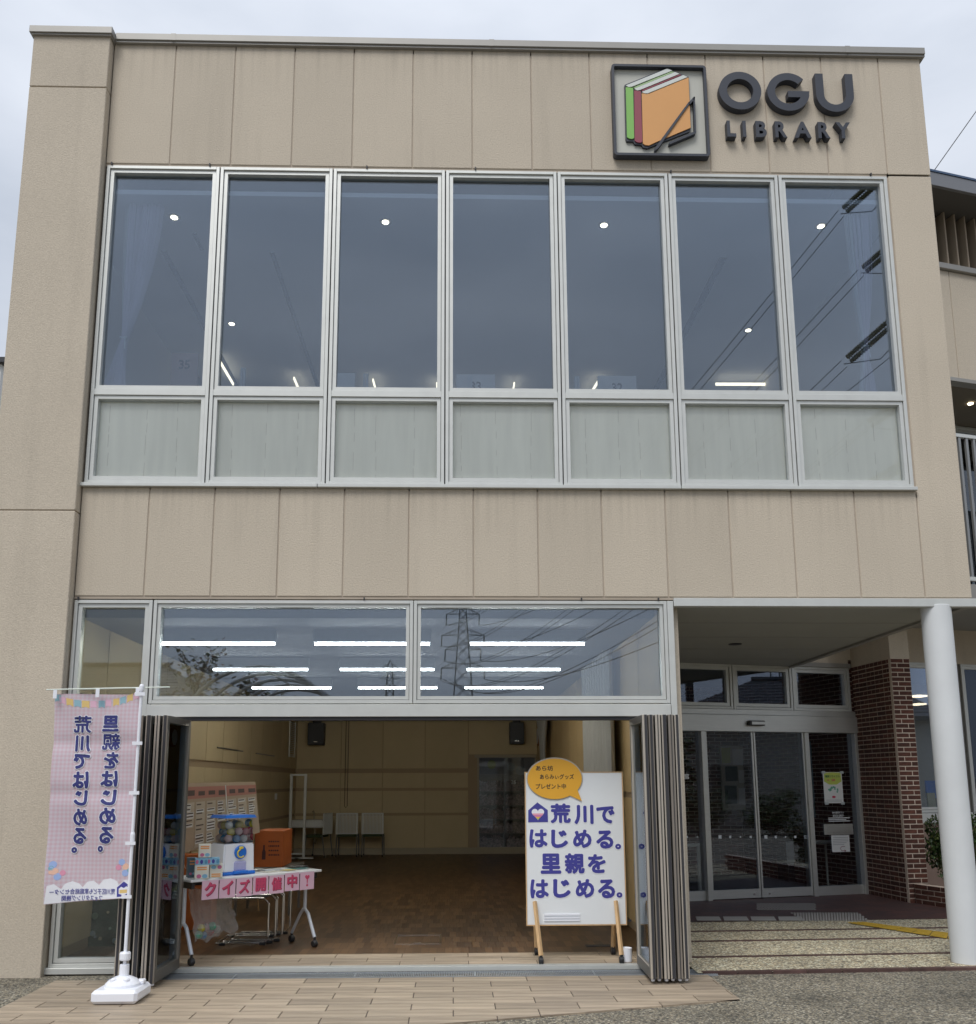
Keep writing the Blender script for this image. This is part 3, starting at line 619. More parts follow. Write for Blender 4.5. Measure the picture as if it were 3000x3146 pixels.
# ================================================================== ENTRANCE WING (a wall turned 14 degrees away)
PHI = math.atan(.2543); MW = Matrix.Translation((7, 4.3036, 0)) @ Matrix.Rotation(PHI, 4, 'Z'); MWI = MW.inverted()
def atw(u, v, yl=0.0):
    o = MWI @ CAMP; d = MWI.to_3x3() @ ray(u, v); return o + d*((yl-o.y)/d.y)
WG = T('entrance_wing', 'recessed entrance wing with automatic glass doors and louvred upper storey', 'building', (7, 4.3036, 0))
XF[0] = MW
EWALL = STUC
obj('wall', box(bx(-2.2, 1.60, 0, .2, 3.20, 3.82), 1.6, 9, 0, .2, 3.30, 3.82), EWALL, WG)
obj('head_strip', bx(.7, 1.62, -.03, .05, 3.175, 3.235), COPE, WG)
for a, b_ in ((-2.1, -1.29), (-1.27, -.325), (-.315, .635), (.645, 1.60)):
    window(a, b_, 2.545, 3.172, [], fr=.035, sash=.045, glass=GLE, parent=WG)
obj('transom_rail', bx(-2.2, 1.66, -.02, .14, 2.467, 2.543, bev=.004), STEEL, WG)
obj('door_header', bx(-2.2, 1.684, -.05, .16, 2.235, 2.465, bev=.004), STEEL, WG)
sn = T('door_sensor', 'small black and grey door sensor on the steel header', 'sensor', tuple(MW @ Vector((-.02, -.1, 2.32))))
obj('sensor_housing', bx(-.155, .10, -.11, -.05, 2.315, 2.385, bev=.01), BLACKP, sn); obj('sensor_window', bx(-.115, .09, -.114, -.108, 2.33, 2.37), STEEL, sn)
obj('door_post', bx(-.856, -.79, -.03, .14, 0, 2.235, bev=.003), STEEL, WG)
obj('door_post', bx(.77, .838, -.03, .14, 0, 2.235, bev=.003), STEEL, WG)
obj('door_post', bx(1.60, 1.684, -.03, .14, 0, 2.235, bev=.003), STEEL, WG)
for a, b_, nm in ((-2.1, -.856, 0), (.838, 1.60, 0)):
    w_ = obj('sidelight', bx(a, b_, .02, .10, 0, .13, bev=.003), STEEL, WG); obj('pane', bx(a, b_, .05, .062, .13, 2.235), GLE, w_)
for a, b_, kx in ((-.79, -.043, -.15), (-.037, .77, .08)):
    w_ = obj('sliding_door', box(box(bx(a+.004, b_-.004, -.005, .03, .02, .135), a+.004, a+.028, -.005, .03, .135, 2.235), b_-.028, b_-.004, -.005, .03, .135, 2.235), STEEL, WG)
    obj('pane', bx(a+.028, b_-.028, .008, .018, .135, 2.235), GLE, w_)
    obj('lock', lathe(BM(), [(.016, -.012), (.018, -.004)], (kx, 0, .07), 14, 'Y'), CHROME, w_)
WSQ = mat('white_safety_dot', (.75, .77, .78), .6)
for q, (cx, sz) in enumerate([(115, .026), (175, .018), (250, .03), (307, .045), (366, .032), (425, .02), (484, .03), (571, .045), (628, .032), (685, .02), (741, .032), (797, .048)]):
    p = atw(*c5(cx, 1165), -.002 if 220 < cx < 790 else .046); yy = -.0 if 220 < cx < 790 else .046
    obj('safety_dot', bx(p.x-sz/2, p.x+sz/2, yy-.004 if yy else .003, yy+.0035 if yy else .0075, p.z-sz/2, p.z+sz/2), WSQ, WG)
t_ = BM(); p0, p1 = atw(*c5(80, 800), .04), atw(*c5(130, 832), .04); wd = (p1.x-p0.x)
addtext(t_, '図書館', p1.x-wd*3.0, p1.x, p1.z, p0.z, .045, .015); obj('door_lettering', t_, WSQ, WG)
# poster, tape, book drop, notice on the right sidelight
def wbox(pa, pb, y0, y1): a = atw(*pa, y0); b_ = atw(*pb, y0); return bx(min(a.x, b_.x), max(a.x, b_.x), y0, y1, min(a.z, b_.z), max(a.z, b_.z))
po = T('recycling_poster', 'white and yellow green recycling poster taped to the entrance glass', 'poster', tuple(MW @ Vector((1.25, .04, 1.25))))
A = atw(*c5(897, 792), .044); B = atw(*c5(1018, 970), .044); x0, x1, z0, z1 = A.x, B.x, B.z, A.z; wx = x1-x0; hz = z1-z0
obj('sheet', bx(x0, x1, .044, .0465, z0, z1), PAPER, po)
b = BM(); P = [(x0+.02, z1-.01), (x0+wx*.5, z1-.003), (x1-.02, z1-.01), (x1-.012, z1-hz*.3), (x0+wx*.7, z1-hz*.40), (x0+wx*.3, z1-hz*.40), (x0+.012, z1-hz*.3)]; prism(b, P, .0425, .044); obj('yellow_green_panel', b, mat('yellow_green_print', (.50, .58, .12), .6), po)
b = BM(); addtext(b, '雑誌リサイクル', x0+.035, x1-.035, z1-.075, z1-.04, .0415, .03); obj('heading', b, mat('dark_green_print', (.03, .16, .06), .6), po)
b = BM(); addtext(b, '28', x0+wx*.42, x0+wx*.62, z1-hz*.29, z1-hz*.22, .0415, .03); addtext(b, '2F', x0+wx*.2, x0+wx*.32, z1-hz*.28, z1-hz*.23, .0415, .02); obj('red_heading', b, REDPR, po)
b = BM()
for q in range(16):
    a = random.uniform(0, 3.14); cx = x0+wx*(.5+.30*math.cos(a)*random.uniform(.3, 1)); cz = z0+hz*(.36+.16*math.sin(a)); r_ = .014
    prism(b, [(cx+r_*math.cos(a+k*1.57)*1.2, cz+r_*math.sin(a+k*1.57)) for k in range(4)], .0425-q*.00005, .044)
obj('open_books_print', b, mat('teal_print', (.12, .36, .26), .6), po)
obj('red_badge', prism(BM(), ell(x0+wx*.5, z0+hz*.2, .03, .016, 16), .0420, .044), REDPR, po)
b = BM()
for q in range(3): box(b, x0+.03, x1-.03, .043, .044, z0+.02+q*.012, z0+.024+q*.012)
obj('small_print', b, mat('grey_print', (.35, .36, .38), .6), po)
for px_, pz_ in ((x0-.02, z1-.02), (x1-.03, z1-.02), (x0, z0-.02), (x1-.045, z0-.02)): obj('tape', bx(px_, px_+.06, .040, .0415, pz_, pz_+.035), mat('translucent_tape', (.45, .50, .50), .4), po)
bd = T('book_drop', 'grey metal book return slot plate with white lettering above on the glass', 'book drop', tuple(MW @ Vector((1.27, .03, .82))))
A = atw(*c5(905, 1092), .03); B = atw(*c5(1075, 1150), .03)
obj('plate', bx(A.x, B.x, .03, .049, B.z, A.z, bev=.003), STEEL, bd); obj('flap', bx(A.x+.05, B.x-.02, .024, .031, B.z+.03, A.z-.03, bev=.003), STEEL, bd)
b = BM(); C_ = atw(*c5(955, 1018), .045); D_ = atw(*c5(1018, 1050), .045); addtext(b, '本の返却ポスト', C_.x-.01, D_.x+.01, (C_.z+D_.z)/2+.006, C_.z, .0465, .012); addtext(b, 'BOOK DROP', C_.x, D_.x, D_.z, (C_.z+D_.z)/2-.004, .0465, .012)
E_ = atw(*c5(930, 1054), .045); F_ = atw(*c5(1055, 1078), .045)
for q in range(3): box(b, E_.x, F_.x-(.06 if q == 1 else 0), .0445, .0475, E_.z-.022*q-.011, E_.z-.022*q)
obj('lettering', b, WSQ, bd)
nn = T('notice_sheet', 'white notice with a curved arrow below the book return slot', 'notice', tuple(MW @ Vector((1.27, .04, .6))))
A = atw(*c5(946, 1155), .042); B = atw(*c5(1055, 1250), .042); obj('sheet', bx(A.x, B.x, .040, .0465, B.z, A.z), PAPER, nn)
b = BM()
for q in range(5): box(b, A.x+.02, B.x-.02-.03*(q == 3)-.07*(q == 4), .0385, .040, A.z-.03-.024*q-.008, A.z-.03-.024*q)
obj('text_lines', b, mat('grey_print', (.35, .36, .38)), nn)
b = BM(); cx, cz = (A.x+B.x)/2+.03, B.z+.045; tube(b, [(cx+.03*1.2, .0385, cz+.03)]+[(cx-.03*math.sin(t)*1.0-.01, .0385, cz+.028*math.cos(t)) for t in (0, .5, 1, 1.57, 2.1, 2.7, 3.1)]+[(cx+.03, .0385, cz-.03)], .0035, 5)
prism(b, [(cx+.025, cz-.015), (cx+.05, cz-.032), (cx+.025, cz-.045)], .037, .040); obj('arrow', b, DKRED, nn)
# vestibule
obj('vestibule_floor', bx(-1.25, 1.62, .16, 3.2, -.02, .0095), mat('dark_mat', (.07, .065, .06), .8), kind='structure')
obj('vestibule_wall', bx(-1.25, 1.7, 3.0, 3.1, 0, 3.2), BRICKIN, kind='structure')
obj('vestibule_wall', bx(1.62, 1.78, .16, 3.0, 0, 3.3), BRICKIN2, kind='structure')
XF[0] = None
obj('vestibule_wall', bx(4.92, 5.0, 4.1, 7.2, 0, 3.3), BRICKIN2, kind='structure')
XF[0] = MW
obj('vestibule_ceiling', bx(-1.25, 1.62, .16, 3.0, 3.2, 3.25), SOFF, kind='structure')
def wpanel(name, label, cat, pa, pb, yl, m, dep=.03, grp=None):
    a = atw(*c5(*pa), yl); b_ = atw(*c5(*pb), yl); t = T(name, label, cat, tuple(MW @ Vector(((a.x+b_.x)/2, yl, b_.z))), grp)
    obj('panel', bx(a.x, b_.x, yl, yl+dep, b_.z, a.z, bev=.004), m, t); return t, a.x, b_.x, b_.z, a.z
CORK = mat('cork_board', (.52, .49, .43), .9)
t, x0, x1, z0, z1 = wpanel('notice_board', 'pinned notice board inside behind the first sliding door', 'notice board', (305, 640), (475, 1010), 2.9, CORK, grp='notice boards in the vestibule')
def sheets(t, y, L):
    for (a, b_, c, d, m_) in L: obj('pinned_sheet', bx(x0+(x1-x0)*a, x0+(x1-x0)*c, y-.006, y-.002, z0+(z1-z0)*b_, z0+(z1-z0)*d), m_, t)
YG = mat('lime_poster', (.45, .48, .06), .6); DGR = mat('dark_poster', (.06, .08, .08), .5); TEAL = mat('teal_poster', (.08, .22, .26), .5)
sheets(t, 2.9, [(.04, .73, .38, .97, YG), (.45, .70, .9, .95, PAPER), (.15, .45, .62, .68, DGR), (.66, .42, .92, .62, PAPER), (.1, .10, .55, .38, DGR), (.62, .08, .93, .34, PAPER)])
t, x0, x1, z0, z1 = wpanel('notice_board', 'notice board covered in leaflets behind the second sliding door', 'notice board', (528, 640), (770, 985), 2.9, CORK, grp='notice boards in the vestibule')
sheets(t, 2.9, [(.03, .55, .28, .95, PAPER), (.33, .78, .55, .95, PAPER), (.33, .55, .55, .74, PAPER), (.63, .62, .93, .95, TEAL), (.33, .30, .56, .50, DGR), (.03, .1, .28, .5, PAPER), (.62, .30, .95, .55, PAPER), (.80, .04, .96, .25, PAPER), (.33, .04, .7, .25, PAPER)])
t, x0, x1, z0, z1 = wpanel('wall_poster', 'large pale blue poster hanging inside behind the right sidelight', 'poster', (815, 615), (1045, 1050), 1.0, mat('blue_grey_poster', (.26, .33, .38), .6), .01)
sheets(t, 1.0, [(.06, .80, .5, .95, TEAL), (.06, .05, .94, .2, mat('leafy_print', (.08, .14, .04), .6)), (.1, .62, .9, .635, DGR), (.1, .55, .8, .565, DGR), (.1, .48, .9, .495, DGR), (.1, .41, .7, .425, DGR)])
t, x0, x1, z0, z1 = wpanel('paper_sign', 'white paper sign on a dark stand behind the doors', 'sign', (685, 1190), (795, 1320), 1.6, PAPER, .01)
obj('stand', bx(x0+.02, x1-.02, 1.61, 1.9, 0, z0+.1, bev=.01), BLACKP, t)
RAILW = mat('cream_rail', (.62, .62, .55), .45)
def rail(label, s0, s1, yl):
    t = T('handrail', label, 'handrail', tuple(MW @ Vector(((s0+s1)/2, yl, 0))), 'handrails in the vestibule')
    for s_ in (s0, s1): obj('post', tube(BM(), [(s_, yl, 0), (s_, yl, .70)], .024, 10), RAILW, t)
    obj('post', tube(BM(), [((s0+s1)/2+.06, yl+.2, 0), ((s0+s1)/2+.06, yl+.2, .70)], .016, 8), RAILW, t)
    obj('top_rail', tube(BM(), [(s0-.03, yl, .70), (s1+.03, yl, .70)], .027, 10), RAILW, t)
rail('cream tubular handrail standing inside the right sidelight', atw(*c5(822, 1300), .35).x, atw(*c5(1085, 1300), .35).x-.03, .35)
rail('cream tubular handrail inside at the left of the sliding doors', atw(*c5(20, 1300), .35).x, atw(*c5(183, 1300), .35).x, .35)
# right hand windows of the wing
PINKW = mat('pinkish_wall', (.30, .21, .165), .85, var=.05, bump=.2, bscale=50)
obj('low_wall', bx(1.8, 9, 0, .2, 0, .96), PINKW, WG)
obj('window_sill', bx(1.8, 9, -.06, .12, .955, 1.10, bev=.005), ALU, WG)
for a, b_ in ((2.0, 3.46), (3.60, 5.0), (5.02, 6.4), (6.42, 7.8)):
    window(a, b_, 1.105, 3.30, [], fr=.035, sash=.035, glass=GLE, parent=WG)
obj('window_post', bx(3.462, 3.598, .02, .1, 1.1, 3.3), BRONZED, WG)
obj('reading_room_floor', bx(1.8, 9, .2, 4, 0, .02), mat('carpet', (.1, .1, .1)), kind='structure')
obj('reading_room_wall', bx(1.8, 9, 4.0, 4.1, 0, 3.8), mat('reading_room_wall_paint', (.35, .34, .31), .8), kind='structure')
obj('reading_room_ceiling', bx(1.8, 9, .2, 4, 3.5, 3.55), CEIL, kind='structure')
for q, (px_, pz_, ww) in enumerate([((1450, 350), 0, .20), ((1455, 398), 0, .14)]):
    p = atw(*c5(*px_), .9); obj('ceiling_light', bx(p.x-.02, p.x+ww, .9, 1.1, p.z-.012, p.z+.012), LAMPO, label=['lit rectangular lamp above behind the glass beside the brick pillar', 'smaller lit lamp lower behind the glass beside the brick pillar'][q], cat='lamp')
p = atw(*c5(1515, 1010), .25); bk = T('picture_book', 'pale yellow book standing on the window ledge', 'book', tuple(MW @ Vector((p.x, .25, p.z))))
obj('cover', bx(p.x-.02, p.x+.12, .25, .27, 1.11, p.z+.25), mat('pale_yellow_cover', (.5, .48, .3), .6), bk); obj('page_block', bx(p.x-.01, p.x+.11, .271, .29, 1.115, p.z+.24), PAPER, bk)
p = atw(*c5(1505, 860), .3); bk = T('picture_book', 'blue poster board standing behind the yellow book on the ledge', 'poster', tuple(MW @ Vector((p.x, .35, 1.11))))
obj('cover', bx(p.x, p.x+.3, .35, .37, 1.3, p.z+.05), BLUEP, bk); obj('stand', bx(p.x+.1, p.x+.2, .371, .39, 1.1, 1.4), BLACKP, bk)
# upper storey of the wing, two metres further out
Y2 = -2.0
obj('slab', bx(1.15, 9, Y2+.05, .2, 3.82, 4.0), SOFF, WG)
obj('edge_beam', bx(1.15, 9, Y2-.03, Y2+.12, 3.79, 4.0, bev=.004), COPE, WG)
xj = 1.2
for a, b_ in zip([1.15]+[2.06+.6*k for k in range(12)], [2.06+.6*k for k in range(13)]):
    obj('wall_panel', bx(a+.004, b_-.004, Y2, Y2+.12, 6.80, 8.335, bev=.004), STUC, WG)
obj('joint_sealant', bx(1.15, 9, Y2+.01, Y2+.1, 6.81, 8.33), SEAL, WG)
obj('window_head', bx(1.15, 9, Y2-.02, Y2+.12, 6.74, 6.795, bev=.003), COPE, WG)
obj('louvre_sill', bx(1.15, 9, Y2-.05, Y2+.2, 8.338, 8.42, bev=.004), COPE, WG)
FIN = mat('louvre_fin', (.33, .27, .20), .7)
for k in range(22):
    s_ = 1.55+k*.172; obj('louvre_fin', bx(s_, s_+.022, Y2+.0, Y2+.30, 8.425, 9.22), FIN, WG)
obj('louvre_back', bx(1.15, 9, Y2+.40, Y2+.45, 8.4, 9.2), BLACKP, WG)
obj('eave_soffit', bx(1.15, 9, Y2-.4, Y2+.4, 9.222, 9.235), mat('dark_soffit', (.10, .095, .09), .9), WG)
obj('fascia', bx(1.15, 9, Y2-.45, Y2-.402, 9.20, 9.39, bev=.004), mat('dark_fascia', (.20, .205, .22), .5, .3), WG)
obj('roof', bx(1.15, 9, Y2-.46, 4, 9.392, 9.42), mat('roof_edge_blue', (.05, .09, .17), .5), WG)
obj('balcony_ceiling', bx(1.15, 9, Y2+.12, .0, 6.80, 6.82), mat('brown_board_ceiling', (.17, .14, .10), .7), WG)
XF[0] = MW @ Matrix.Translation((0, -.7, 0))
for a, b_ in ((1.2, 2.8), (2.82, 4.4), (4.42, 6.0)): window(a, b_, 4.0, 6.79, [], fr=.04, sash=.04, glass=GLU, parent=WG)
XF[0] = MW
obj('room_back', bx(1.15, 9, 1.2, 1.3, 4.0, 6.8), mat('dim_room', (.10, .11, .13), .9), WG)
BARM = mat('grey_bar', (.27, .28, .285), .45, .3)
obj('top_rail', bx(1.15, 9, Y2-.02, Y2+.03, 5.965, 6.01), ALU, WG); obj('bottom_rail', bx(1.15, 9, Y2-.02, Y2+.03, 4.05, 4.10), ALU, WG)
for k in range(34):
    s_ = 1.70+k*.118; obj('bar', bx(s_, s_+.036, Y2-.012, Y2+.02, 4.10, 5.965), BARM, WG)
p = atw(*(2650+733*.4575, 500+1665*.4575), -1.4); obj('downlight', lathe(BM(), [(.035, 6.795), (.035, 6.785)], (p.x, -1.4, 0)), LAMP, label='small lit downlight in the balcony ceiling of the wing', cat='ceiling light')
XF[0] = None
obj('wing_side', bx(7.64, 7.9, 4.6, 5.2, 3.2, 9.0), STUC, WG)
# ================================================================== brick pillar
MP = Matrix.Translation((8.70, 3.75, 0)) @ Matrix.Rotation(R(6.0), 4, 'Z')
PW, PD, CH = .28, .97, .0625
BP = T('brick_pillar', 'dark red brick pillar with pale joints beside the automatic doors', 'pillar', (8.70, 3.75, 0)); OFF[BP] = Vector((0, 0, 0)); BP.rotation_euler = (0, 0, R(6.0))
obj('mortar_core', bx(.003, PW-.003, .003, PD, 0, 3.19), MORTAR, BP)
bl = {}
def brick(L_, axis):
    k = (round(L_, 3), axis)
    if k not in bl:
        b = BM(); g = .0065
        if axis == 'x': box(b, g, L_-g, 0, .05, g, CH-g, .002)
        else: box(b, 0, .05, g, L_-g, g, CH-g, .002)
        bl[k] = mesh('brick', b, BRICKC)
    return bl[k]
sb = BM()
for r_ in range(51):
    z = r_*CH
    if r_ % 2 == 0:   # header course on the side, stretcher first on the front
        front = [(0, .187), (.187, .093)]; side = [(.1*k+.0, .1) for k in range(1, 10)]; side = [(0, .1)]+side
    else:
        front = [(0, .093), (.093, .187)]; side = [(0, .2), (.2, .2), (.4, .2), (.6, .2), (.8, .17)]
    for (a, L_) in front:
        o = bpy.data.objects.new('brick', brick(L_, 'x')); COL.objects.link(o); o.parent = BP; o.location = (a, -.002+random.uniform(-.0015, .0015), z)
    for i, (a, L_) in enumerate(side):
        if i == 0:
            a += .048; L_ -= .048
        if r_ % 2 == 0 and i > 2:
            box(sb, .0+random.uniform(-.002, .001), .05, a+.0055, a+L_-.0055, z+.0055, z+CH-.0055)
        else:
            o = bpy.data.objects.new('brick', brick(L_, 'y')); COL.objects.link(o); o.parent = BP; o.location = (-.002+random.uniform(-.0015, .0015), a, z)
obj('header_bricks', sb, mat('red_brick_field', (.072, .025, .016), .8, var=.45, vscale=9, bump=.25, bscale=90, bdist=.003), BP, kind='stuff')
obj('pier_top', bx(.0, PW, .0, PD, 3.192, 3.80), STUC, BP)
# low planter wall with shrub
pd = Vector((8.99, 3.02, 0))-Vector((8.74, 3.73, 0)); ang = math.atan2(pd.y, pd.x)
PLT = T('planter_wall', 'low dark red brick planter wall running out from the pillar foot', 'planter', (8.76, 3.72, 0)); OFF[PLT] = Vector((0, 0, 0)); PLT.rotation_euler = (0, 0, ang)
obj('mortar_core', bx(0, 3.0, .006, .12, 0, .245), MORTAR, PLT)
for r_ in range(4):
    x = -.0 if r_ % 2 else .1
    if not r_ % 2: o = bpy.data.objects.new('brick', brick(.1, 'x')); COL.objects.link(o); o.parent = PLT; o.location = (0, 0, r_*CH)
    while x < 2.9:
        o = bpy.data.objects.new('brick', brick(.2, 'x')); COL.objects.link(o); o.parent = PLT; o.location = (x, random.uniform(-.002, 0), r_*CH); x += .2
def bush(name, label, c, rx, ry, rz, n, leafsize, mats=(LEAFM,), grp=None, seed=1, cat='shrub'):
    rd = random.Random(seed); t = T(name, label, cat, (c[0], c[1], c[2]), grp)
    st = BM()
    for k in range(9):
        a = rd.uniform(0, 6.28); tube(st, [(c[0]+.05*math.cos(a), c[1]+.05*math.sin(a), c[2]), (c[0]+rx*.4*math.cos(a), c[1]+ry*.4*math.sin(a), c[2]+rz*1.0), (c[0]+rx*.7*math.cos(a), c[1]+ry*.7*math.sin(a), c[2]+rz*1.6)], [.012, .009, .004], 5)
    obj('stems', st, BARK, t)
    b = BM(); blobs = [(rd.uniform(-.6, .6), rd.uniform(-.6, .6), rd.uniform(.35, 1.55), rd.uniform(.3, .55)) for _ in range(16)]
    for i in range(n):
        bl_ = blobs[i % 16]; v = Vector((rd.gauss(0, 1), rd.gauss(0, 1), rd.gauss(0, 1))).normalized()*bl_[3]*rd.uniform(.6, 1.08)
        p = Vector((c[0]+(bl_[0]+v.x)*rx, c[1]+(bl_[1]+v.y)*ry, c[2]+max(.02, (bl_[2]+v.z))*rz))
        s_ = leafsize*rd.uniform(.6, 1.3); q = Matrix.Rotation(rd.uniform(0, 6.28), 3, 'Z') @ Matrix.Rotation(rd.uniform(.2, 1.3), 3, 'X')
        f = quadp(b, [p+q @ Vector(w_) for w_ in ((0, 0, 0), (s_*.32, s_*.5, 0), (0, s_, .1*s_), (-s_*.32, s_*.5, 0))], rd.randrange(len(mats)))
    obj('foliage', b, list(mats), t, kind='stuff'); return t
LEAFD = mat('leaf_dark', (.022, .048, .014), .5, var=.3, vscale=12)
LEAFY = mat('leaf_yellow_green', (.10, .13, .03), .55, var=.3, vscale=12)
bush('shrub', 'dark green leafy shrub spilling over the low brick planter', (9.42, 3.72, .18), .42, .42, .48, 5200, .05, (LEAFM, LEAFD, LEAFY), seed=3)
bush('shrub', 'green shrub further along the planter behind the white column', (9.85, 2.9, .15), .42, .5, .40, 3500, .05, (LEAFM, LEAFD, LEAFY), seed=5)
# tactile paving and entrance plates
YEL = mat('yellow_tactile', (.46, .31, .04), .6, var=.15, vscale=14)
def atg(u, v):
    p = at(u, v, z=0)
    for _ in range(6): p = at(u, v, z=zr(p.y)+.012)
    return p
A, B, C_, D_ = [atg(*c5(*q)) for q in ((1035, 1658), (1135, 1655), (1655, 1721), (1655, 1756))]
dirv = (D_-A); ts = BM(); ext = 2.2; D2 = A+dirv*ext; C2 = B+(C_-B)*ext
ty = T('tactile_strip', 'yellow ribbed tactile guide strip crossing the pebbled paving', 'tactile paving', (A.x, A.y, 0))
pieces = 14
for k in range(pieces):
    u0, u1 = k/pieces+.002, (k+1)/pieces-.002; b = BM()
    P = [A.lerp(D2, u0), B.lerp(C2, u0), B.lerp(C2, u1), A.lerp(D2, u1)]
    P = [Vector((p.x, p.y, zr(p.y)+.012)) for p in P]; quadp(b, P)
    for j in range(4):
        f0, f1 = (j+.3)/4, (j+.7)/4; Q = [P[0].lerp(P[1], f0), P[0].lerp(P[1], f1), P[3].lerp(P[2], f1), P[3].lerp(P[2], f0)]
        quadp(b, [q+Vector((0, 0, .005)) for q in Q]); 
        for e in range(4): quadp(b, [Q[e], Q[(e+1) % 4], Q[(e+1) % 4]+Vector((0, 0, .005)), Q[e]+Vector((0, 0, .005))])
    bmesh.ops.recalc_face_normals(b, faces=b.faces); obj('ribbed_plate', b, YEL, ty)
GRT = mat('grey_stud', (.30, .29, .27), .5)
sd_ = BM()
for (ax, bx__, ay, by_, nx, ny) in ((520, 860, 1550, 1590, 20, 6), (720, 1110, 1604, 1650, 24, 7)):
    for i in range(nx):
        for j in range(ny):
            u = (i+.5*(j % 2))/nx; v = j/ny; p = at(*c5(ax+(bx__-ax)*u+v*60*(1 if ny == 7 else 0), ay+(by_-ay)*v), z=.012); bmesh.ops.create_cube(sd_, size=1, matrix=Matrix.Translation((p.x, p.y, .012)) @ Matrix.Diagonal((.022, .022, .012, 1)))
obj('tactile_studs', sd_, GRT, kind='stuff', label='rows of small grey studs set in the brick floor before the doors')
for k in range(4):
    a = 165+k*158; P = [at(*c5(x_, y_), z=.013) for x_, y_ in ((a, 1625), (a+135, 1625), (a+150, 1647), (a+8, 1647))]
    b = BM(); quadp(b, [p+Vector((0, 0, .004)) for p in P][::-1]); [quadp(b, [P[e], P[(e+1) % 4], P[(e+1) % 4]+Vector((0, 0, .004)), P[e]+Vector((0, 0, .004))]) for e in range(4)]
    bmesh.ops.recalc_face_normals(b, faces=b.faces); obj('floor_plate', b, GRT, label=['pale floor plate nearest the folded doors, first of four in the brick floor', 'second pale floor plate from the folded doors', 'third pale floor plate from the folded doors', 'pale floor plate nearest the tactile studs, last of four'][k], cat='floor plate', group='pale plates in the brick floor')
# drain grate
GRM = mat('galvanised_grate', (.34, .37, .40), .45, .5)
dg_ = T('drain_grate', 'long galvanised drain grate along the folding door track', 'drain grate', (2.5, -.16, OZ))
obj('channel', bx(-.02, 5.02, -.262, -.062, OZ-.05, OZ-.035), BLACKP, dg_)
for yy in (-.262, -.076): obj('edge_bar', bx(-.02, 5.02, yy, yy+.014, OZ-.04, OZ+.003), GRM, dg_)
gb = BM(); x = -.015
while x < 5.01: box(gb, x, x+.006, -.248, -.076, OZ-.03, OZ+.001); x += .0145
obj('cross_bars', gb, GRM, dg_, kind='stuff')
for x in (1.0, 2.0, 3.0, 4.0): obj('end_plate', bx(x-.006, x+.006, -.25, -.075, OZ-.03, OZ+.002), GRM, dg_)
# ================================================================== banner on its stand
BY = -.90
def wv(x, z): return .015*math.sin(x*13+z*3.2)+.010*math.sin(z*8+x*6)+.012*math.exp(-((z-1.87)/.05)**2)+.012*math.exp(-((z-1.48)/.05)**2)+(.05*max(0, 1-(z-.6)/1.2)**2)*math.sin((x+.35)*4.5)
BS = T('banner_stand', 'pink gingham banner with navy Japanese writing seen from behind, on a white pole', 'banner', (.36, -.95, OZ))
base = bx(.185, .52, -1.13, -.80, OZ+.005, OZ+.10, bev=.022); lathe(base, [(.13, OZ+.09), (.125, OZ+.12), (.10, OZ+.145), (.06, OZ+.165), (.045, OZ+.17)], (.355, -.955, 0), 24)
for q in (-.045, .045): lathe(base, [(.026, OZ+.13), (.024, OZ+.16), (.012, OZ+.168)], (.355+q, -1.02, 0), 12)
box(base, .44, .50, -.93, -.87, OZ+.10, OZ+.135, .008)
obj('water_base', base, PLAST, BS); obj('socket', lathe(BM(), [(.036, OZ+.165), (.034, OZ+.25), (.03, OZ+.25), (.03, OZ+.252)], (.358, -.95, 0), 18), PLAST, BS)
obj('collar', lathe(BM(), [(.036, .25), (.040, .26), (.040, .30), (.034, .31)], (.358, -.95, 0), 18), PLAST, BS)
obj('pole', tube(BM(), [(.358, -.95, .15), (.359, -.95, 1.1), (.363, -.95, 2.30)], .0125, 12), PLAST, BS)
obj('pole_joint', lathe(BM(), [(.012, 1.10), (.018, 1.12), (.018, 1.17), (.012, 1.19)], (.3605, -.95, 0), 14), PLAST, BS)
obj('top_cap', lathe(BM(), [(.017, 2.27), (.019, 2.28), (.019, 2.31), (.012, 2.325)], (.363, -.95, 0), 14), PLAST, BS)
obj('cross_rod', tube(BM(), [(-.385, -.93, 2.283), (.1, -.945, 2.292), (.575, -.935, 2.303)], [.0055, .006, .005], 8), mat('pale_rod', (.62, .68, .62), .3), BS)
CLO = bpy.data.materials.new('gingham_cloth'); CLO.use_nodes = True; nt = CLO.node_tree; N = nt.nodes.new; L = nt.links.new; pb_ = nt.nodes['Principled BSDF']; pb_.inputs['Roughness'].default_value = .8
g = N('ShaderNodeNewGeometry'); c1n = N('ShaderNodeSeparateXYZ'); L(g.outputs['Position'], c1n.inputs[0])
def wave(sock):
    m_ = N('ShaderNodeMath'); m_.operation = 'MULTIPLY'; m_.inputs[1].default_value = 2*math.pi/.032; L(sock, m_.inputs[0]); s_ = N('ShaderNodeMath'); s_.operation = 'SINE'; L(m_.outputs[0], s_.inputs[0]); k = N('ShaderNodeMath'); k.operation = 'GREATER_THAN'; k.inputs[1].default_value = 0; L(s_.outputs[0], k.inputs[0]); return k.outputs[0]
ad = N('ShaderNodeMath'); L(wave(c1n.outputs['X']), ad.inputs[0]); L(wave(c1n.outputs['Z']), ad.inputs[1]); dv = N('ShaderNodeMath'); dv.operation = 'MULTIPLY'; dv.inputs[1].default_value = .5; L(ad.outputs[0], dv.inputs[0])
mx = N('ShaderNodeMix'); mx.data_type = 'RGBA'; mx.inputs[6].default_value = (.74, .67, .73, 1); mx.inputs[7].default_value = (.71, .54, .60, 1); L(dv.outputs[0], mx.inputs[0]); L(mx.outputs[2], pb_.inputs['Base Color'])
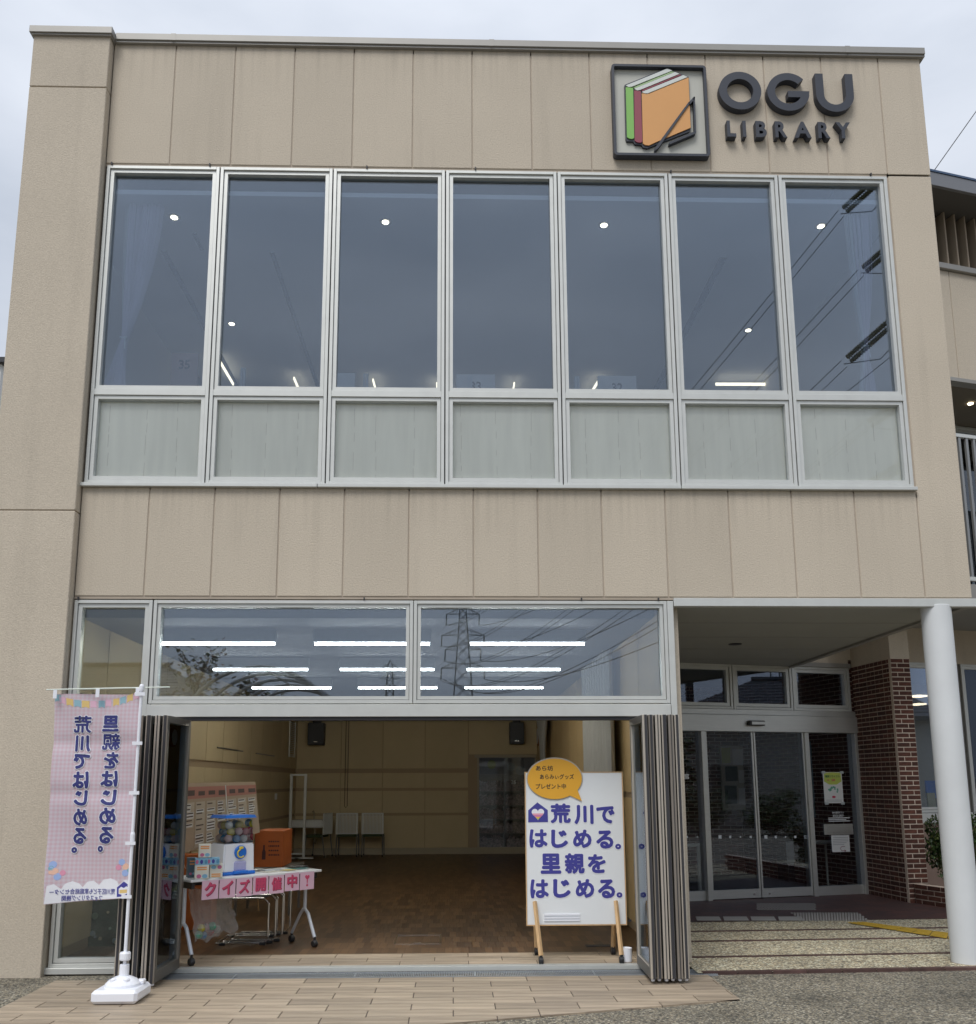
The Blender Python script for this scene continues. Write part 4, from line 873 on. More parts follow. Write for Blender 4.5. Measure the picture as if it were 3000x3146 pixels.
tr = N('ShaderNodeBsdfTranslucent'); L(mx.outputs[2], tr.inputs[0]); mxs = N('ShaderNodeMixShader'); mxs.inputs[0].default_value = .25; L(pb_.outputs[0], mxs.inputs[1]); L(tr.outputs[0], mxs.inputs[2]); L(mxs.outputs[0], nt.nodes['Material Output'].inputs[0])
TLb, TRb, BLb, BRb = at(*c1(166, 203), y=BY), at(*c1(814, 208), y=BY), at(*c1(86, 1795), y=BY), at(*c1(735, 1745), y=BY)
def bq(u, v): p = TLb.lerp(TRb, u).lerp(BLb.lerp(BRb, u), v); return (p.x, p.z)
b = BM(); NU, NV = 26, 56
for yo, mi in ((0, 0), (.0016, 0)):
    V = [[b.verts.new((bq(i/NU, j/NV)[0], BY+wv(*bq(i/NU, j/NV))+yo, bq(i/NU, j/NV)[1])) for i in range(NU+1)] for j in range(NV+1)]
    for j in range(NV):
        for i in range(NU): b.faces.new((V[j][i], V[j][i+1], V[j+1][i+1], V[j+1][i]))
FLG = obj('flag_cloth', b, CLO, BS, smooth=True)
def FB(x, y, z): return (x, y+wv(x, z), z)
def pb2(*pts): return [(lambda p: (p.x, p.z))(at(*c1(*q), y=BY)) for q in pts]
def flat(bm, poly, y, F=FB, mi=0, div=True):
    """a printed shape lying a hair in front of the cloth, cut into small cells so that it follows the waves"""
    t = BM(); t.faces.new([t.verts.new((x, y, z)) for x, z in poly])
    x0, x1 = min(p[0] for p in poly), max(p[0] for p in poly); z0, z1 = min(p[1] for p in poly), max(p[1] for p in poly)
    for k in range(1, int((x1-x0)/.03)+1): bmesh.ops.bisect_plane(t, geom=t.verts[:]+t.edges[:]+t.faces[:], plane_co=(x0+k*.03, 0, 0), plane_no=(1, 0, 0))
    for k in range(1, int((z1-z0)/.04)+1): bmesh.ops.bisect_plane(t, geom=t.verts[:]+t.edges[:]+t.faces[:], plane_co=(0, 0, z0+k*.04), plane_no=(0, 0, 1))
    mp_ = {v: bm.verts.new(F(*v.co)) for v in t.verts}
    for f in t.faces: nf = bm.faces.new([mp_[v] for v in f.verts]); nf.material_index = mi
    t.free()
cols = {'b': mat('print_sky_blue', (.28, .47, .55), .7), 'y': mat('print_yellow', (.72, .52, .20), .7), 'p': mat('print_pink', (.72, .45, .57), .7)}
fl = [('b', 195, 232, 255, 62, 8), ('p', 232, 250, 275, 60, 14), ('y', 290, 265, 300, 64, 12), ('b', 350, 275, 318, 62, 6), ('y', 408, 280, 318, 64, 4), ('p', 463, 280, 315, 50, 0), ('b', 522, 278, 318, 54, 0), ('p', 573, 270, 310, 50, 0), ('y', 632, 262, 305, 56, -8), ('b', 686, 250, 292, 54, -12), ('y', 740, 232, 278, 52, -16), ('p', 788, 215, 262, 46, -16)]
for c_, cx, cy, _, wd, tl_ in fl:
    b = BM(); h = 50; hw = wd*.42
    flat(b, pb2((cx-hw, cy-h*.55-tl_*.6 if False else cy-h*.5-tl_*.5), (cx+hw, cy-h*.5+tl_*.5), (cx+hw, cy+h*.62+tl_*.5), (cx, cy+h*.42), (cx-hw, cy+h*.62-tl_*.5)), BY-.0012); obj('bunting_print', b, cols[c_], FLG)
cl_ = BM(); flat(cl_, pb2((112, 1655), (160, 1640), (208, 1680), (235, 1640), (285, 1622), (335, 1640), (360, 1668), (400, 1625), (450, 1618), (492, 1650), (530, 1608), (585, 1598), (635, 1620), (645, 1650), (690, 1610), (738, 1612), (736, 1742), (410, 1765), (88, 1792)), BY-.0010); obj('cloud_print', cl_, WHITEPR, FLG)
BALL = {'r': mat('balloon_pink', (.70, .30, .42), .7), 'b': mat('balloon_blue', (.33, .45, .75), .7), 'o': mat('balloon_peach', (.80, .50, .38), .7), 't': mat('balloon_teal', (.2, .42, .5), .7)}
for k_, cx, cy, r_ in (('b', 152, 1494, 26), ('t', 140, 1520, 18), ('r', 218, 1558, 20), ('b', 184, 1585, 25), ('o', 165, 1545, 24), ('o', 140, 1550, 16), ('b', 671, 1475, 23), ('r', 645, 1515, 20), ('o', 700, 1510, 24), ('b', 695, 1558, 24), ('t', 722, 1535, 16)):
    p = pb2((cx, cy))[0]; b = BM(); flat(b, ell(p[0], p[1], r_*.4065/387, r_*.4065/387, 16), BY-.0014-.0001*cx/700); obj('balloon_print', b, BALL[k_], FLG)
def bchar(ch, x0, x1, y0, y1, bold=.03, outline=True, mirror=True):
    P0 = at(*c1(x0, y1), y=BY); P1 = at(*c1(x1, y0), y=BY); b = BM()
    if outline:
        o_ = .006; addtext(b, ch, P0.x-o_, P1.x+o_, P0.z-o_, P1.z+o_, BY-.0040, bold+.05, mi=1, mirror=mirror, F=FB)
    addtext(b, ch, P0.x, P1.x, P0.z, P1.z, BY-.0062, bold, mi=0, mirror=mirror, F=FB)
    obj('letter', b, [mat('dark_navy_print', (.035, .04, .19), .6), WHITEPR], FLG)
for ch, x0, x1, y0, y1 in [('里', 525, 660, 365, 487), ('親', 518, 663, 500, 627), ('を', 530, 650, 640, 768), ('は', 512, 642, 782, 905), ('じ', 515, 630, 925, 1045), ('め', 507, 635, 1060, 1190), ('る', 505, 620, 1205, 1335), ('。', 490, 535, 1350, 1398),
                           ('荒', 315, 455, 368, 498), ('川', 323, 445, 515, 640), ('で', 308, 440, 655, 770), ('は', 303, 437, 788, 918), ('じ', 310, 425, 930, 1048), ('め', 300, 425, 1068, 1200), ('る', 293, 410, 1213, 1340), ('。', 277, 325, 1362, 1408)]:
    bchar(ch, x0, x1, y0, y1, .03 if ch in '親荒' else .048)
for s_, x0, x1, y0, y1 in (('荒川区子ども家庭総合センター', 130, 620, 1676, 1716), ('フォスタリング機関', 210, 520, 1727, 1766)):
    P0 = at(*c1(x0, y1+6), y=BY); P1 = at(*c1(x1, y0), y=BY); b = BM(); addtext(b, s_, P0.x, P1.x, P0.z, P1.z, BY-.004, .012, mirror=True, F=FB); obj('small_lettering', b, NAVY, FLG)
hb = BM(); flat(hb, pb2((632, 1740), (632, 1668), (684, 1622), (736, 1660), (736, 1728)), BY-.0016); obj('house_print', hb, NAVY, FLG)
hb = BM(); flat(hb, pb2((646, 1715), (646, 1678), (664, 1662), (684, 1672), (704, 1658), (722, 1672), (722, 1705), (684, 1728)), BY-.0022); obj('heart_print', hb, WHITEPR, FLG)
hb = BM(); flat(hb, pb2((652, 1712), (652, 1686), (708, 1682), (708, 1708)), BY-.0028); obj('card_print', hb, cols['y'], FLG)
for cx, cy, horiz in ((182, 207, 0), (502, 197, 0), (803, 190, 0), (828, 207, 1), (808, 577, 1), (785, 950, 1), (757, 1328, 1), (728, 1730, 1)):
    hw, hh = (39, 13) if horiz else (16, 32); P0 = at(*c1(cx-hw, cy+hh), y=BY-.02); P1 = at(*c1(cx+hw, cy-hh), y=BY-.02)
    obj('strap', bx(P0.x, P1.x, BY-.072 if horiz else BY-.05, BY-.068 if horiz else BY-.046, P0.z, P1.z), PLAST, BS)
# ================================================================== notice board on casters
YB = .28
NB = T('whiteboard_sign', 'white board on wooden caster legs with large navy lettering and an orange bubble', 'sign board', (3.92, .26, 0))
Q = lambda x, y, yy=YB: (lambda p: (p.x, p.z))(at(*c4(x, y), y=yy))
A, B = Q(172, 1455), Q(905, 307)
obj('panel', bx(3.478, 4.366, YB, YB+.018, .295, 1.64, bev=.003), mat('whiteboard_surface', (.78, .81, .83), .3, var=.03, vscale=2), NB)
obj('wood_edge', box(box(box(bx(3.470, 3.4775, YB-.004, YB+.022, .287, 1.648), 4.3665, 4.374, YB-.004, YB+.022, .287, 1.648), 3.4775, 4.3665, YB-.004, YB+.022, .287, .2945), 3.4775, 4.3665, YB-.004, YB+.022, 1.6405, 1.648), WOODL, NB)
for xs_, xt_ in ((3.575, 3.555), (4.275, 4.285)):
    for (ya, yb_) in ((.06, YB-.02), (.47, YB+.045)):
        zt = .50 if ya < .2 else .62
        lg = BM(); M_ = Matrix.Identity(4); P = [Vector((xs_, ya, .07)), Vector((xt_-.01, yb_, zt))]; tube(lg, P, [.021, .019], 4); obj('leg', lg, WOODL, NB)
        cs = BM(); lathe(cs, [(.026, -.02), (.031, -.014), (.031, -.004), (.026, -.002), (.026, .002), (.031, .004), (.031, .014), (.026, .02)], (xs_, ya, .031), 16, 'X'); box(cs, xs_-.012, xs_+.012, ya-.014, ya+.014, .055, .075); obj('caster', cs, BLACKP, NB)
obj('magnet_strip', (lambda b: [box(b, Q(280, 0)[0], Q(540, 0)[0], YB-.008, YB-.0005, Q(0, y_+12)[1], Q(0, y_)[1]) for y_ in (1376, 1398, 1418)] and b)(BM()), PLAST, NB)
obj('maker_mark', bx(*sorted((Q(895, 0)[0], Q(915, 0)[0])), YB-.002, YB-.0005, *sorted((Q(0, 1440)[1], Q(0, 1421)[1]))), BLKPR, NB)
def nchar(ch, x0, x1, y0, y1, bold=.045, m_=NAVY, outline=True):
    P0, P1 = Q(x0, y1), Q(x1, y0); b = BM()
    if outline: o_ = .008; addtext(b, ch, P0[0]-o_, P1[0]+o_, P0[1]-o_, P1[1]+o_, YB-.0012, bold+.06, mi=1)
    addtext(b, ch, P0[0], P1[0], P0[1], P1[1], YB-.0030, bold, mi=0); obj('letter', b, [m_, WHITEPR], NB)
for a in [('荒', 350, 500, 538, 688), ('川', 530, 672, 548, 695), ('で', 697, 832, 558, 690), ('は', 190, 325, 732, 872), ('じ', 355, 480, 735, 875), ('め', 520, 658, 735, 875), ('る', 695, 822, 740, 880), ('。', 838, 882, 842, 884),
          ('里', 275, 428, 915, 1070), ('親', 458, 605, 912, 1070), ('を', 632, 765, 920, 1065), ('は', 197, 335, 1110, 1255), ('じ', 370, 500, 1108, 1252), ('め', 540, 678, 1108, 1252), ('る', 708, 835, 1110, 1255), ('。', 848, 892, 1208, 1250)]: nchar(*a)
b = BM(); prism(b, [Q(181, 680), Q(181, 590), Q(250, 530), Q(328, 588), Q(330, 678)], YB-.003, YB-.0006); obj('house_emblem', b, NAVY, NB)
def heart(cx, cz, w_, h_, n=28): return [(cx+w_/2*math.sin(t)**3, cz+h_/2*(13*math.cos(t)-5*math.cos(2*t)-2*math.cos(3*t)-math.cos(4*t)+2.5)/14.5) for t in [6.28319*i/n for i in range(n)]]
hc = Q(254, 622); hw_ = .115; hh_ = .105
b = BM(); prism(b, heart(hc[0], hc[1], hw_, hh_), YB-.0042, YB-.0032); obj('heart_emblem', b, WHITEPR, NB)
for q, (c_, f0, f1) in enumerate([((.75, .35, .45), -.06, .10), ((.55, .15, .45), -.17, -.06), ((.80, .42, .10), -.29, -.17), ((.55, .62, .12), -.42, -.29)]):
    HP = heart(hc[0], hc[1], hw_*.97, hh_*.97); zz_ = [hc[1]+hh_*(f0+(f1-f0)*k/4) for k in range(5)]; sp_ = []
    for z_ in zz_:
        xs_ = [A[0]+(B[0]-A[0])*(z_-A[1])/(B[1]-A[1]) for A, B in zip(HP, HP[1:]+HP[:1]) if (A[1]-z_)*(B[1]-z_) < 0]
        if len(xs_) >= 2: sp_.append((min(xs_), max(xs_), z_))
    if len(sp_) > 1: b = BM(); prism(b, [(s_[0], s_[2]) for s_ in sp_]+[(s_[1], s_[2]) for s_ in sp_[::-1]], YB-.0052, YB-.0043); obj('heart_stripe', b, mat('stripe%s' % 'abcd'[q], c_, .6), NB)
Pe = [Q(380+205*math.cos(t), 352-0-153*math.sin(t)) for t in [6.28319*i/40 for i in range(40)]]
b = BM(); prism(b, Pe, YB-.012, YB-.007); prism(b, [Q(478, 470), Q(585, 520), Q(550, 430)], YB-.0115, YB-.0075); obj('speech_bubble', b, ORANGE, NB)
b = BM(); prism(b, [Q(380+213*math.cos(t), 350-160*math.sin(t)) for t in [6.28319*i/40 for i in range(40)]], YB-.0068, YB-.004); obj('bubble_backing', b, mat('clear_film_backing', (.45, .43, .40), .3), NB)
for s_, x0, x1, y0, y1 in (('あら坊', 237, 367, 252, 292), ('あらみぃグッズ', 268, 525, 316, 356), ('プレゼント中', 237, 465, 388, 430)):
    P0, P1 = Q(x0, y1), Q(x1, y0); b = BM(); addtext(b, s_, P0[0], P1[0], P0[1], P1[1], YB-.0128, .02); obj('bubble_lettering', b, BLKPR, NB)
# ================================================================== folding table and everything on it
TA = R(42.5); TO = Vector((.53, .075, 0)); MT = Matrix.Translation(TO) @ Matrix.Rotation(TA, 4, 'Z')
TB = T('folding_table', 'white folding caster table set at an angle just inside the doors', 'table', tuple(TO), rotz=TA); OFF[TB] = Vector((0, 0, 0))
TLn, TDp = 1.36, .45
obj('tabletop', bx(0, TLn, 0, TDp, .70, .722, bev=.004), mat('white_laminate', (.74, .76, .77), .35), TB)
obj('under_frame', box(box(bx(.06, TLn-.06, .16, .19, .655, .70), .03, .06, .04, TDp-.04, .64, .70), TLn-.06, TLn-.03, .04, TDp-.04, .64, .70), BLACKP, TB)
LEGM = mat('silver_grey_leg', (.60, .63, .68), .35, .2)
for x in (.05, TLn-.05):
    obj('leg', tube(BM(), [(x, .20, .70), (x, .20, .34), (x, .14, .30), (x, .02, .09)], .017, 8), LEGM, TB)
    obj('leg', tube(BM(), [(x, .22, .34), (x, .28, .28), (x, .42, .09)], .015, 8), LEGM, TB)
    for yy in (.02, .42):
        cs = BM(); lathe(cs, [(.028, -.022), (.034, -.014), (.034, .014), (.028, .022)], (x, yy, .034), 18, 'X'); tube(cs, [(x, yy, .04), (x, yy, .095)], .012, 8); obj('caster', cs, BLACKP, TB)
QW = mat('crimson_letter', (.60, .07, .16), .5)
shl = ['first pink letter sheet, at the nearer table corner, with a crimson ku character', 'second pink letter sheet with a crimson i character', 'third pink letter sheet with a crimson zu character', 'middle pink letter sheet with a dense crimson gate shaped character', 'pink letter sheet with a dense crimson character before the box shaped one', 'pink letter sheet with a crimson box and stroke character', 'last pink letter sheet with a crimson heart exclamation mark']
for k, ch in enumerate(['ク', 'イ', 'ズ', '開', '催', '中', '!']):
    u0 = .105+k*.168; XF[0] = None
    t = T('letter_sheet', shl[k], 'paper sheet', tuple(MT @ Vector((u0+.08, -.004, .54))), 'pink letter sheets along the table edge', rotz=TA); OFF[t] = Vector((u0+.08, -.004, .54))
    tz = random.uniform(-.006, .006)
    obj('sheet', bx(u0, u0+.158, -.004, -.0025, .545+tz, .708+tz), PINKP, t)
    if ch != '!':
        b = BM(); addtext(b, ch, u0+.030, u0+.138, .568+tz, .688+tz, -.0048, .045, mi=1); addtext(b, ch, u0+.024, u0+.132, .573+tz, .693+tz, -.0062, .035, mi=0); obj('letter', b, [QW, DKRED], t)
    else:
        b = BM(); prism(b, heart(u0+.08, .655+tz, .05, .05), -.006, -.004); prism(b, [(u0+.074, .635+tz), (u0+.086, .635+tz), (u0+.083, .60+tz), (u0+.077, .60+tz)], -.006, -.004); prism(b, ell(u0+.08, .585+tz, .011, .011, 12), -.006, -.004); obj('letter', b, QW, t)
# capsule toy machine
CM = T('capsule_machine', 'white and blue capsule toy machine with a clear dome on the table', 'capsule machine', tuple(MT @ Vector((.53, .26, .722))), rotz=TA); OFF[CM] = Vector((.53, .26, .722))
def taper(x0, x1, y0, y1, z0, z1, dx, dy, bm=None):
    bm = bm or BM(); V = [bm.verts.new(p) for p in ((x0, y0, z0), (x1, y0, z0), (x1, y1, z0), (x0, y1, z0), (x0+dx, y0+dy, z1), (x1-dx, y0+dy, z1), (x1-dx, y1-dy, z1), (x0+dx, y1-dy, z1))]
    for f in ((0, 3, 2, 1), (4, 5, 6, 7), (0, 1, 5, 4), (1, 2, 6, 5), (2, 3, 7, 6), (3, 0, 4, 7)): bm.faces.new([V[i] for i in f])
    return bm
b = taper(.37, .69, .12, .40, .745, 1.005, .008, .008); bmesh.ops.bevel(b, geom=[e for e in b.edges], offset=.012, segments=2, affect='EDGES'); obj('body', b, PLAST, CM)
obj('base', bx(.362, .698, .112, .408, .722, .752, bev=.008), BLUEP, CM)
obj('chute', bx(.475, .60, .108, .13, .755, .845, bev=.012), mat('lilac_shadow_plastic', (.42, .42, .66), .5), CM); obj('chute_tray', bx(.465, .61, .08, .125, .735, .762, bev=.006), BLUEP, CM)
obj('dial', lathe(BM(), [(.062, .118), (.062, .112), (.055, .106)], (.535, 0, .925), 28, 'Y'), BLUEP, CM)
b = BM(); tube(b, [(.535+.036*math.cos(t), .102, .915+.036*math.sin(t)) for t in [R(d) for d in range(100, 330, 20)]], .006, 6); box(b, .513, .557, .098, .106, .955, .978, .004); obj('dial_handle', b, YELP, CM)
DOME = glassmat('clear_plastic', (.96, .96, .96), .0, 0)
b = taper(.385, .675, .135, .385, 1.005, 1.235, .012, .012); obj('dome', b, DOME, CM)
b = taper(.366, .694, .115, .405, 1.235, 1.262, .014, .014); obj('lid', b, BLUEP, CM)
obj('lock', (lambda b: (lathe(b, [(.014, 1.262), (.016, 1.275), (.010, 1.285)], (.47, .2, 0), 12), b)[1])(BM()), CHROME, CM)
capc = [('green', (.10, .48, .32)), ('blue', (.05, .28, .60)), ('red', (.50, .07, .10)), ('yellow', (.62, .55, .06)), ('pale pink', (.72, .50, .52)), ('clear white', (.68, .72, .70))]
rc = random.Random(11); cm_ = {}
spots = []
for lz in range(3):
    for ix in range(3):
        for iy in range(3):
            if lz == 2 and rc.random() < .35: continue
            spots.append((.443+ix*.078+(.022 if lz % 2 else 0)+rc.uniform(-.008, .008), .185+iy*.077+rc.uniform(-.006, .006), 1.045+lz*.062+rc.uniform(-.004, .004)))
for i, (x, y, z) in enumerate(spots):
    nm, col = capc[rc.randrange(6)]
    m_ = mat('capsule_'+nm.replace(' ', '_'), col, .25); m2_ = mat('capsule_top_'+nm.replace(' ', '_'), tuple(.55*c+.25 for c in col), .15)
    t = None; P = MT @ Vector((x, y, z))
    if nm not in cm_:
        b = BM(); bmesh.ops.create_uvsphere(b, u_segments=14, v_segments=10, radius=.037)
        for f in b.faces: f.material_index = 0 if f.calc_center_median().z < 0 else 1
        lathe(b, [(.0378, -.002), (.0385, 0), (.0378, .002)], (0, 0, 0), 14); me = mesh('capsule', b, [m_, m2_], True); cm_[nm] = me
    o = bpy.data.objects.new('capsule', cm_[nm]); COL.objects.link(o); o.location = P; o.rotation_euler = (rc.uniform(0, 3), rc.uniform(0, 3), 0)
    tag(o, nm+' toy capsule piled inside the clear dome of the machine', 'toy capsule', nm+' capsules in the dome')
# little boxes stacked beside the machine
OPR = mat('orange_small_print', (.75, .33, .10), .6); LBL = mat('light_blue_card', (.22, .45, .62), .6); CREAM = mat('cream_card', (.72, .70, .62), .6)
def gift(label, pl_, y, w_, h_, d_, mcard, style, z=None, rz=R(18)):
    p = at(*c2(*pl_), y=y) if z is None else at(*c2(*pl_), z=z)
    t = T('gift_box', label, 'small box', (p.x, p.y, p.z), 'small gift boxes stacked beside the machine', rotz=rz); OFF[t] = Vector((0, 0, 0))
    obj('carton', bx(0, w_, 0, d_, .001, h_-.001, bev=.002), mcard, t)
    b = BM()
    if style != 'b':
        top = style == 't'
        for q in range(2):
            zz = h_*(.82-.14*q) if top else h_*(.28-.14*q)
            box(b, w_*.15, w_*.85, -.0012, -.0003, zz-.006, zz+.005)
        obj('orange_lines', b, OPR, t)
        cz = h_*.2 if top else h_*.78
        obj('pink_spot', prism(BM(), ell(w_*(.3 if top else .75), cz, w_*.17, w_*.15, 14), -.0012, -.0003), mat('rose_print', (.55, .15, .28), .6), t); obj('blue_spot', prism(BM(), ell(w_*(.72 if top else .3), cz, w_*.2, w_*.15, 14), -.0012, -.0003), LBL, t)
    else:
        for cx, m_ in ((.15, mat('rose_print', (.55, .15, .28))), (.5, NAVY), (.85, mat('mid_blue_print', (.1, .28, .45), .6))): obj('spot', prism(BM(), ell(w_*cx, h_*.5, w_*.12, h_*.3, 12), -.0012, -.0003), m_, t)
    return p
p = gift('white box at the table edge in the bottom layer, nearest the table corner', (432, 1316), None, .118, .122, .12, CREAM, 't', z=.723)
y1_ = p.y
p2 = gift('white box in the bottom layer touching the toy machine', (532, 1308), None, .112, .120, .12, CREAM, 'u', z=.723)
gift('pale blue box in the middle layer of the stack, on the table corner side', (436, 1224), y1_, .108, .062, .1, LBL, 'b')
gift('pale blue box in the middle layer of the stack, on the machine side', (515, 1220), y1_+.05, .108, .062, .1, LBL, 'b')
gift('white box standing alone on top of the small stack', (458, 1171), y1_+.02, .105, .118, .06, CREAM, 't')
gift('dark blue grey box standing behind the corner of the stack', (388, 1306), None, .07, .175, .07, mat('slate_card', (.09, .14, .18), .6), 't', z=.723, rz=R(30))
for k, (u, v_, w_, d_, c_, lb, rz) in enumerate([(.80, .10, .20, .14, (.55, .54, .48), 'beige leaflet lying beside the machine on the table', .2), (.88, .2, .20, .15, (.45, .50, .55), 'grey blue leaflet overlapping the beige one', -.15), (1.0, .08, .12, .1, (.6, .5, .2), 'small yellow leaflet near the table edge', .3), (1.12, .14, .18, .14, (.25, .55, .50), 'pale teal folder at the far table end', 0), (.75, .28, .15, .1, (.7, .7, .68), 'white leaflet at the back of the table', .4)]):
    z = .7225+.003*k; b = BM(); box(b, -w_/2, w_/2, -d_/2, d_/2, 0, .0028); P = MT @ Vector((u+w_/2, v_+d_/2, z)); bmesh.ops.transform(b, matrix=Matrix.Translation(P) @ Matrix.Rotation(TA+rz, 4, 'Z'), verts=b.verts); obj('leaflet', b, mat('leaflet%s' % 'abcde'[k], c_, .5, var=.25, vscale=30), label=lb, cat='leaflet', group='leaflets on the table')
b = BM(); box(b, -.09, .09, -.06, .06, 0, .012, .004); bmesh.ops.transform(b, matrix=Matrix.Translation(MT @ Vector((1.22, .22, .7385))) @ Matrix.Rotation(TA, 4, 'Z'), verts=b.verts); obj('tablet', b, BLACKP, label='black tablet lying on the teal folder at the table end', cat='tablet')
# plastic bag hanging under the table
BAG = bpy.data.materials.new('crumpled_film'); BAG.use_nodes = True; nt = BAG.node_tree; pr_ = nt.nodes['Principled BSDF']; pr_.inputs['Base Color'].default_value = (.62, .60, .58, 1); pr_.inputs['Roughness'].default_value = .25
tp_ = nt.nodes.new('ShaderNodeBsdfTransparent'); mxb = nt.nodes.new('ShaderNodeMixShader'); mxb.inputs[0].default_value = .33; nt.links.new(tp_.outputs[0], mxb.inputs[1]); nt.links.new(pr_.outputs[0], mxb.inputs[2]); nt.links.new(mxb.outputs[0], nt.nodes['Material Output'].inputs[0])
nb_ = nt.nodes.new('ShaderNodeTexNoise'); nb_.inputs['Scale'].default_value = 14; mpb = nt.nodes.new('ShaderNodeMapping'); mpb.inputs['Scale'].default_value = (4, 4, .5); gb_ = nt.nodes.new('ShaderNodeNewGeometry'); nt.links.new(gb_.outputs['Position'], mpb.inputs[0]); nt.links.new(mpb.outputs[0], nb_.inputs[0]); bb_ = nt.nodes.new('ShaderNodeBump'); bb_.inputs['Strength'].default_value = 1; bb_.inputs['Distance'].default_value = .02; nt.links.new(nb_.outputs[0], bb_.inputs['Height']); nt.links.new(bb_.outputs[0], pr_.inputs['Normal'])
BG = T('plastic_bag', 'crumpled clear plastic bag hanging below the tabletop', 'bag', tuple(at(*c2(560, 1740), y=.6)))
c0, c1_, c2_, c3_ = at(*c2(392, 1372), y=.42), at(*c2(670, 1395), y=.75), at(*c2(722, 1655), y=.78), at(*c2(430, 1742), y=.46)
b = BM(); rb_ = random.Random(4)
for side in (0, 1):
    V = []
    for j in range(31):
        row_ = []
        for i in range(41):
            u, v = i/40, j/30; p = c0.lerp(c1_, u).lerp(c3_.lerp(c2_, u), v); bulge = math.sin(3.14159*u)*(.03+.05*v)*math.sin(3.14159*min(1, v*.9+.1))
            n_ = noise.noise(Vector((u*11, v*2.5, side*5)))*.05+noise.noise(Vector((u*30, v*5, side*9)))*.018; p = p+Vector((noise.noise(Vector((3, v*4, u*2)))*.04, 0, noise.noise(Vector((u*5, 7, 1)))*.06*v*v))
            row_.append(b.verts.new(p+Vector((.3, -1 if side == 0 else 1, 0))*(bulge+n_)))
        V.append(row_)
    for j in range(30):
        for i in range(40): b.faces.new((V[j][i], V[j][i+1], V[j+1][i+1], V[j+1][i]))
obj('film', b, BAG, BG, smooth=True)
for i in range(7):
    u = (.08, .16, .30, .13, .22, .45, .38)[i]; p = c3_.lerp(c2_, u)+Vector((0, .02+.03*(i % 3), (.06, .04, .05, .11, .10, .055, .10)[i])); nm, col = capc[i % 6]
    o = bpy.data.objects.new('capsule', cm_.get(nm) or list(cm_.values())[0]); COL.objects.link(o); o.location = p; tag(o, nm+' toy capsule in the bottom of the hanging plastic bag', 'toy capsule', nm+' capsules in the bag')
# stacking chairs behind the table
SEATG = mat('moss_green_seat', (.20, .22, .05), .8)
for k in range(3):
    x0 = at(*c2(575, 1760), z=0).x+.05*k; y0 = at(*c2(575, 1760), z=0).y+.1*k; W_, H_ = .50, .44+.02*k
    t = T('stacking_chair', ['front stacked chair with chrome sled frame behind the table', 'middle stacked chair with chrome sled frame behind the table', 'rear stacked chair with chrome sled frame behind the table'][k], 'chair', (x0+.25, y0+.2, 0), 'stacked chairs behind the table')
    for yy in (y0, y0+.44):
        r_ = .05; pts = [(x0, yy, .02), (x0+W_-r_, yy, .02), (x0+W_, yy, .02+r_), (x0+W_, yy, H_-r_), (x0+W_-r_, yy, H_), (x0+.05, yy, H_)]
        obj('sled_frame', tube(BM(), pts, .0095, 8), CHROME, t)
        for xx in (x0+.03, x0+W_-.08): obj('foot_pad', bx(xx, xx+.06, yy-.014, yy+.014, 0.001, .026, bev=.004), BLACKP, t)
    obj('floor_bar', tube(BM(), [(x0, y0, .02), (x0, y0+.44, .02)], .0095, 8), CHROME, t)
    obj('seat', bx(x0+.02, x0+W_-.02, y0+.01, y0+.43, H_+.005, H_+.018, bev=.004), SEATG if k == 2 else BLACKP, t)
# display board with papers and orange boxes
BRB = mat('kraft_board', (.42, .33, .24), .8); 
TLd, TRd, BRd, BLd = at(*c2(372, 668), y=2.3), at(*c2(840, 660), y=2.9), at(*c2(872, 1000), y=2.9), at(*c2(345, 1142), y=2.3)
def DQ(u, v, o=0): p = TLd.lerp(TRd, u).lerp(BLd.lerp(BRd, u), v); return p+Vector((.55, -.85, 0))*o
DB = T('display_board', 'display board pasted with text columns leaning behind the machine', 'display board', (.1, 2.6, .7))
def dquad(bm, u0, u1, v0, v1, o=.004, o2=.001):
    if v1-v0 > .15:
        n_ = int((v1-v0)/.1)+1
        for k in range(n_): dquad(bm, u0, u1, v0+(v1-v0)*k/n_, v0+(v1-v0)*(k+1)/n_, o, o2)
        return
    if u1-u0 > .2:
        for k in range(8): dquad(bm, u0+(u1-u0)*k/8, u0+(u1-u0)*(k+1)/8, v0, v1, o, o2)
        return
    F_ = [DQ(u, v, o) for u, v in ((u0, v0), (u1, v0), (u1, v1), (u0, v1))]; B_ = [DQ(u, v, o2) for u, v in ((u0, v0), (u1, v0), (u1, v1), (u0, v1))]
    quadp(bm, F_); [quadp(bm, [F_[e], F_[(e+1) % 4], B_[(e+1) % 4], B_[e]]) for e in range(4)]
b = BM()
for o_ in (0, -.02):
    for i in range(10):
        for j in range(10): quadp(b, [DQ(u, v, o_) for u, v in ((i/10, j/10), ((i+1)/10, j/10), ((i+1)/10, (j+1)/10), (i/10, (j+1)/10))])
bmesh.ops.remove_doubles(b, verts=b.verts, dist=.0001); obj('board', b, BRB, DB)
b = BM(); dquad(b, 0, 1, .06, .24); obj('heading_band', b, mat('dusty_pink_band', (.42, .20, .16), .7), DB)
obj('easel_leg', tube(BM(), [(DQ(.1, .5, -.03)), Vector((DQ(.1, .5).x-.1, 2.9, 0))], .012, 6), WOODL, DB); obj('easel_leg', tube(BM(), [(DQ(.9, .5, -.03)), Vector((DQ(.9, .5).x, 3.5, 0))], .012, 6), WOODL, DB)
DKT = mat('dark_text', (.12, .09, .08), .8); rd = random.Random(2)
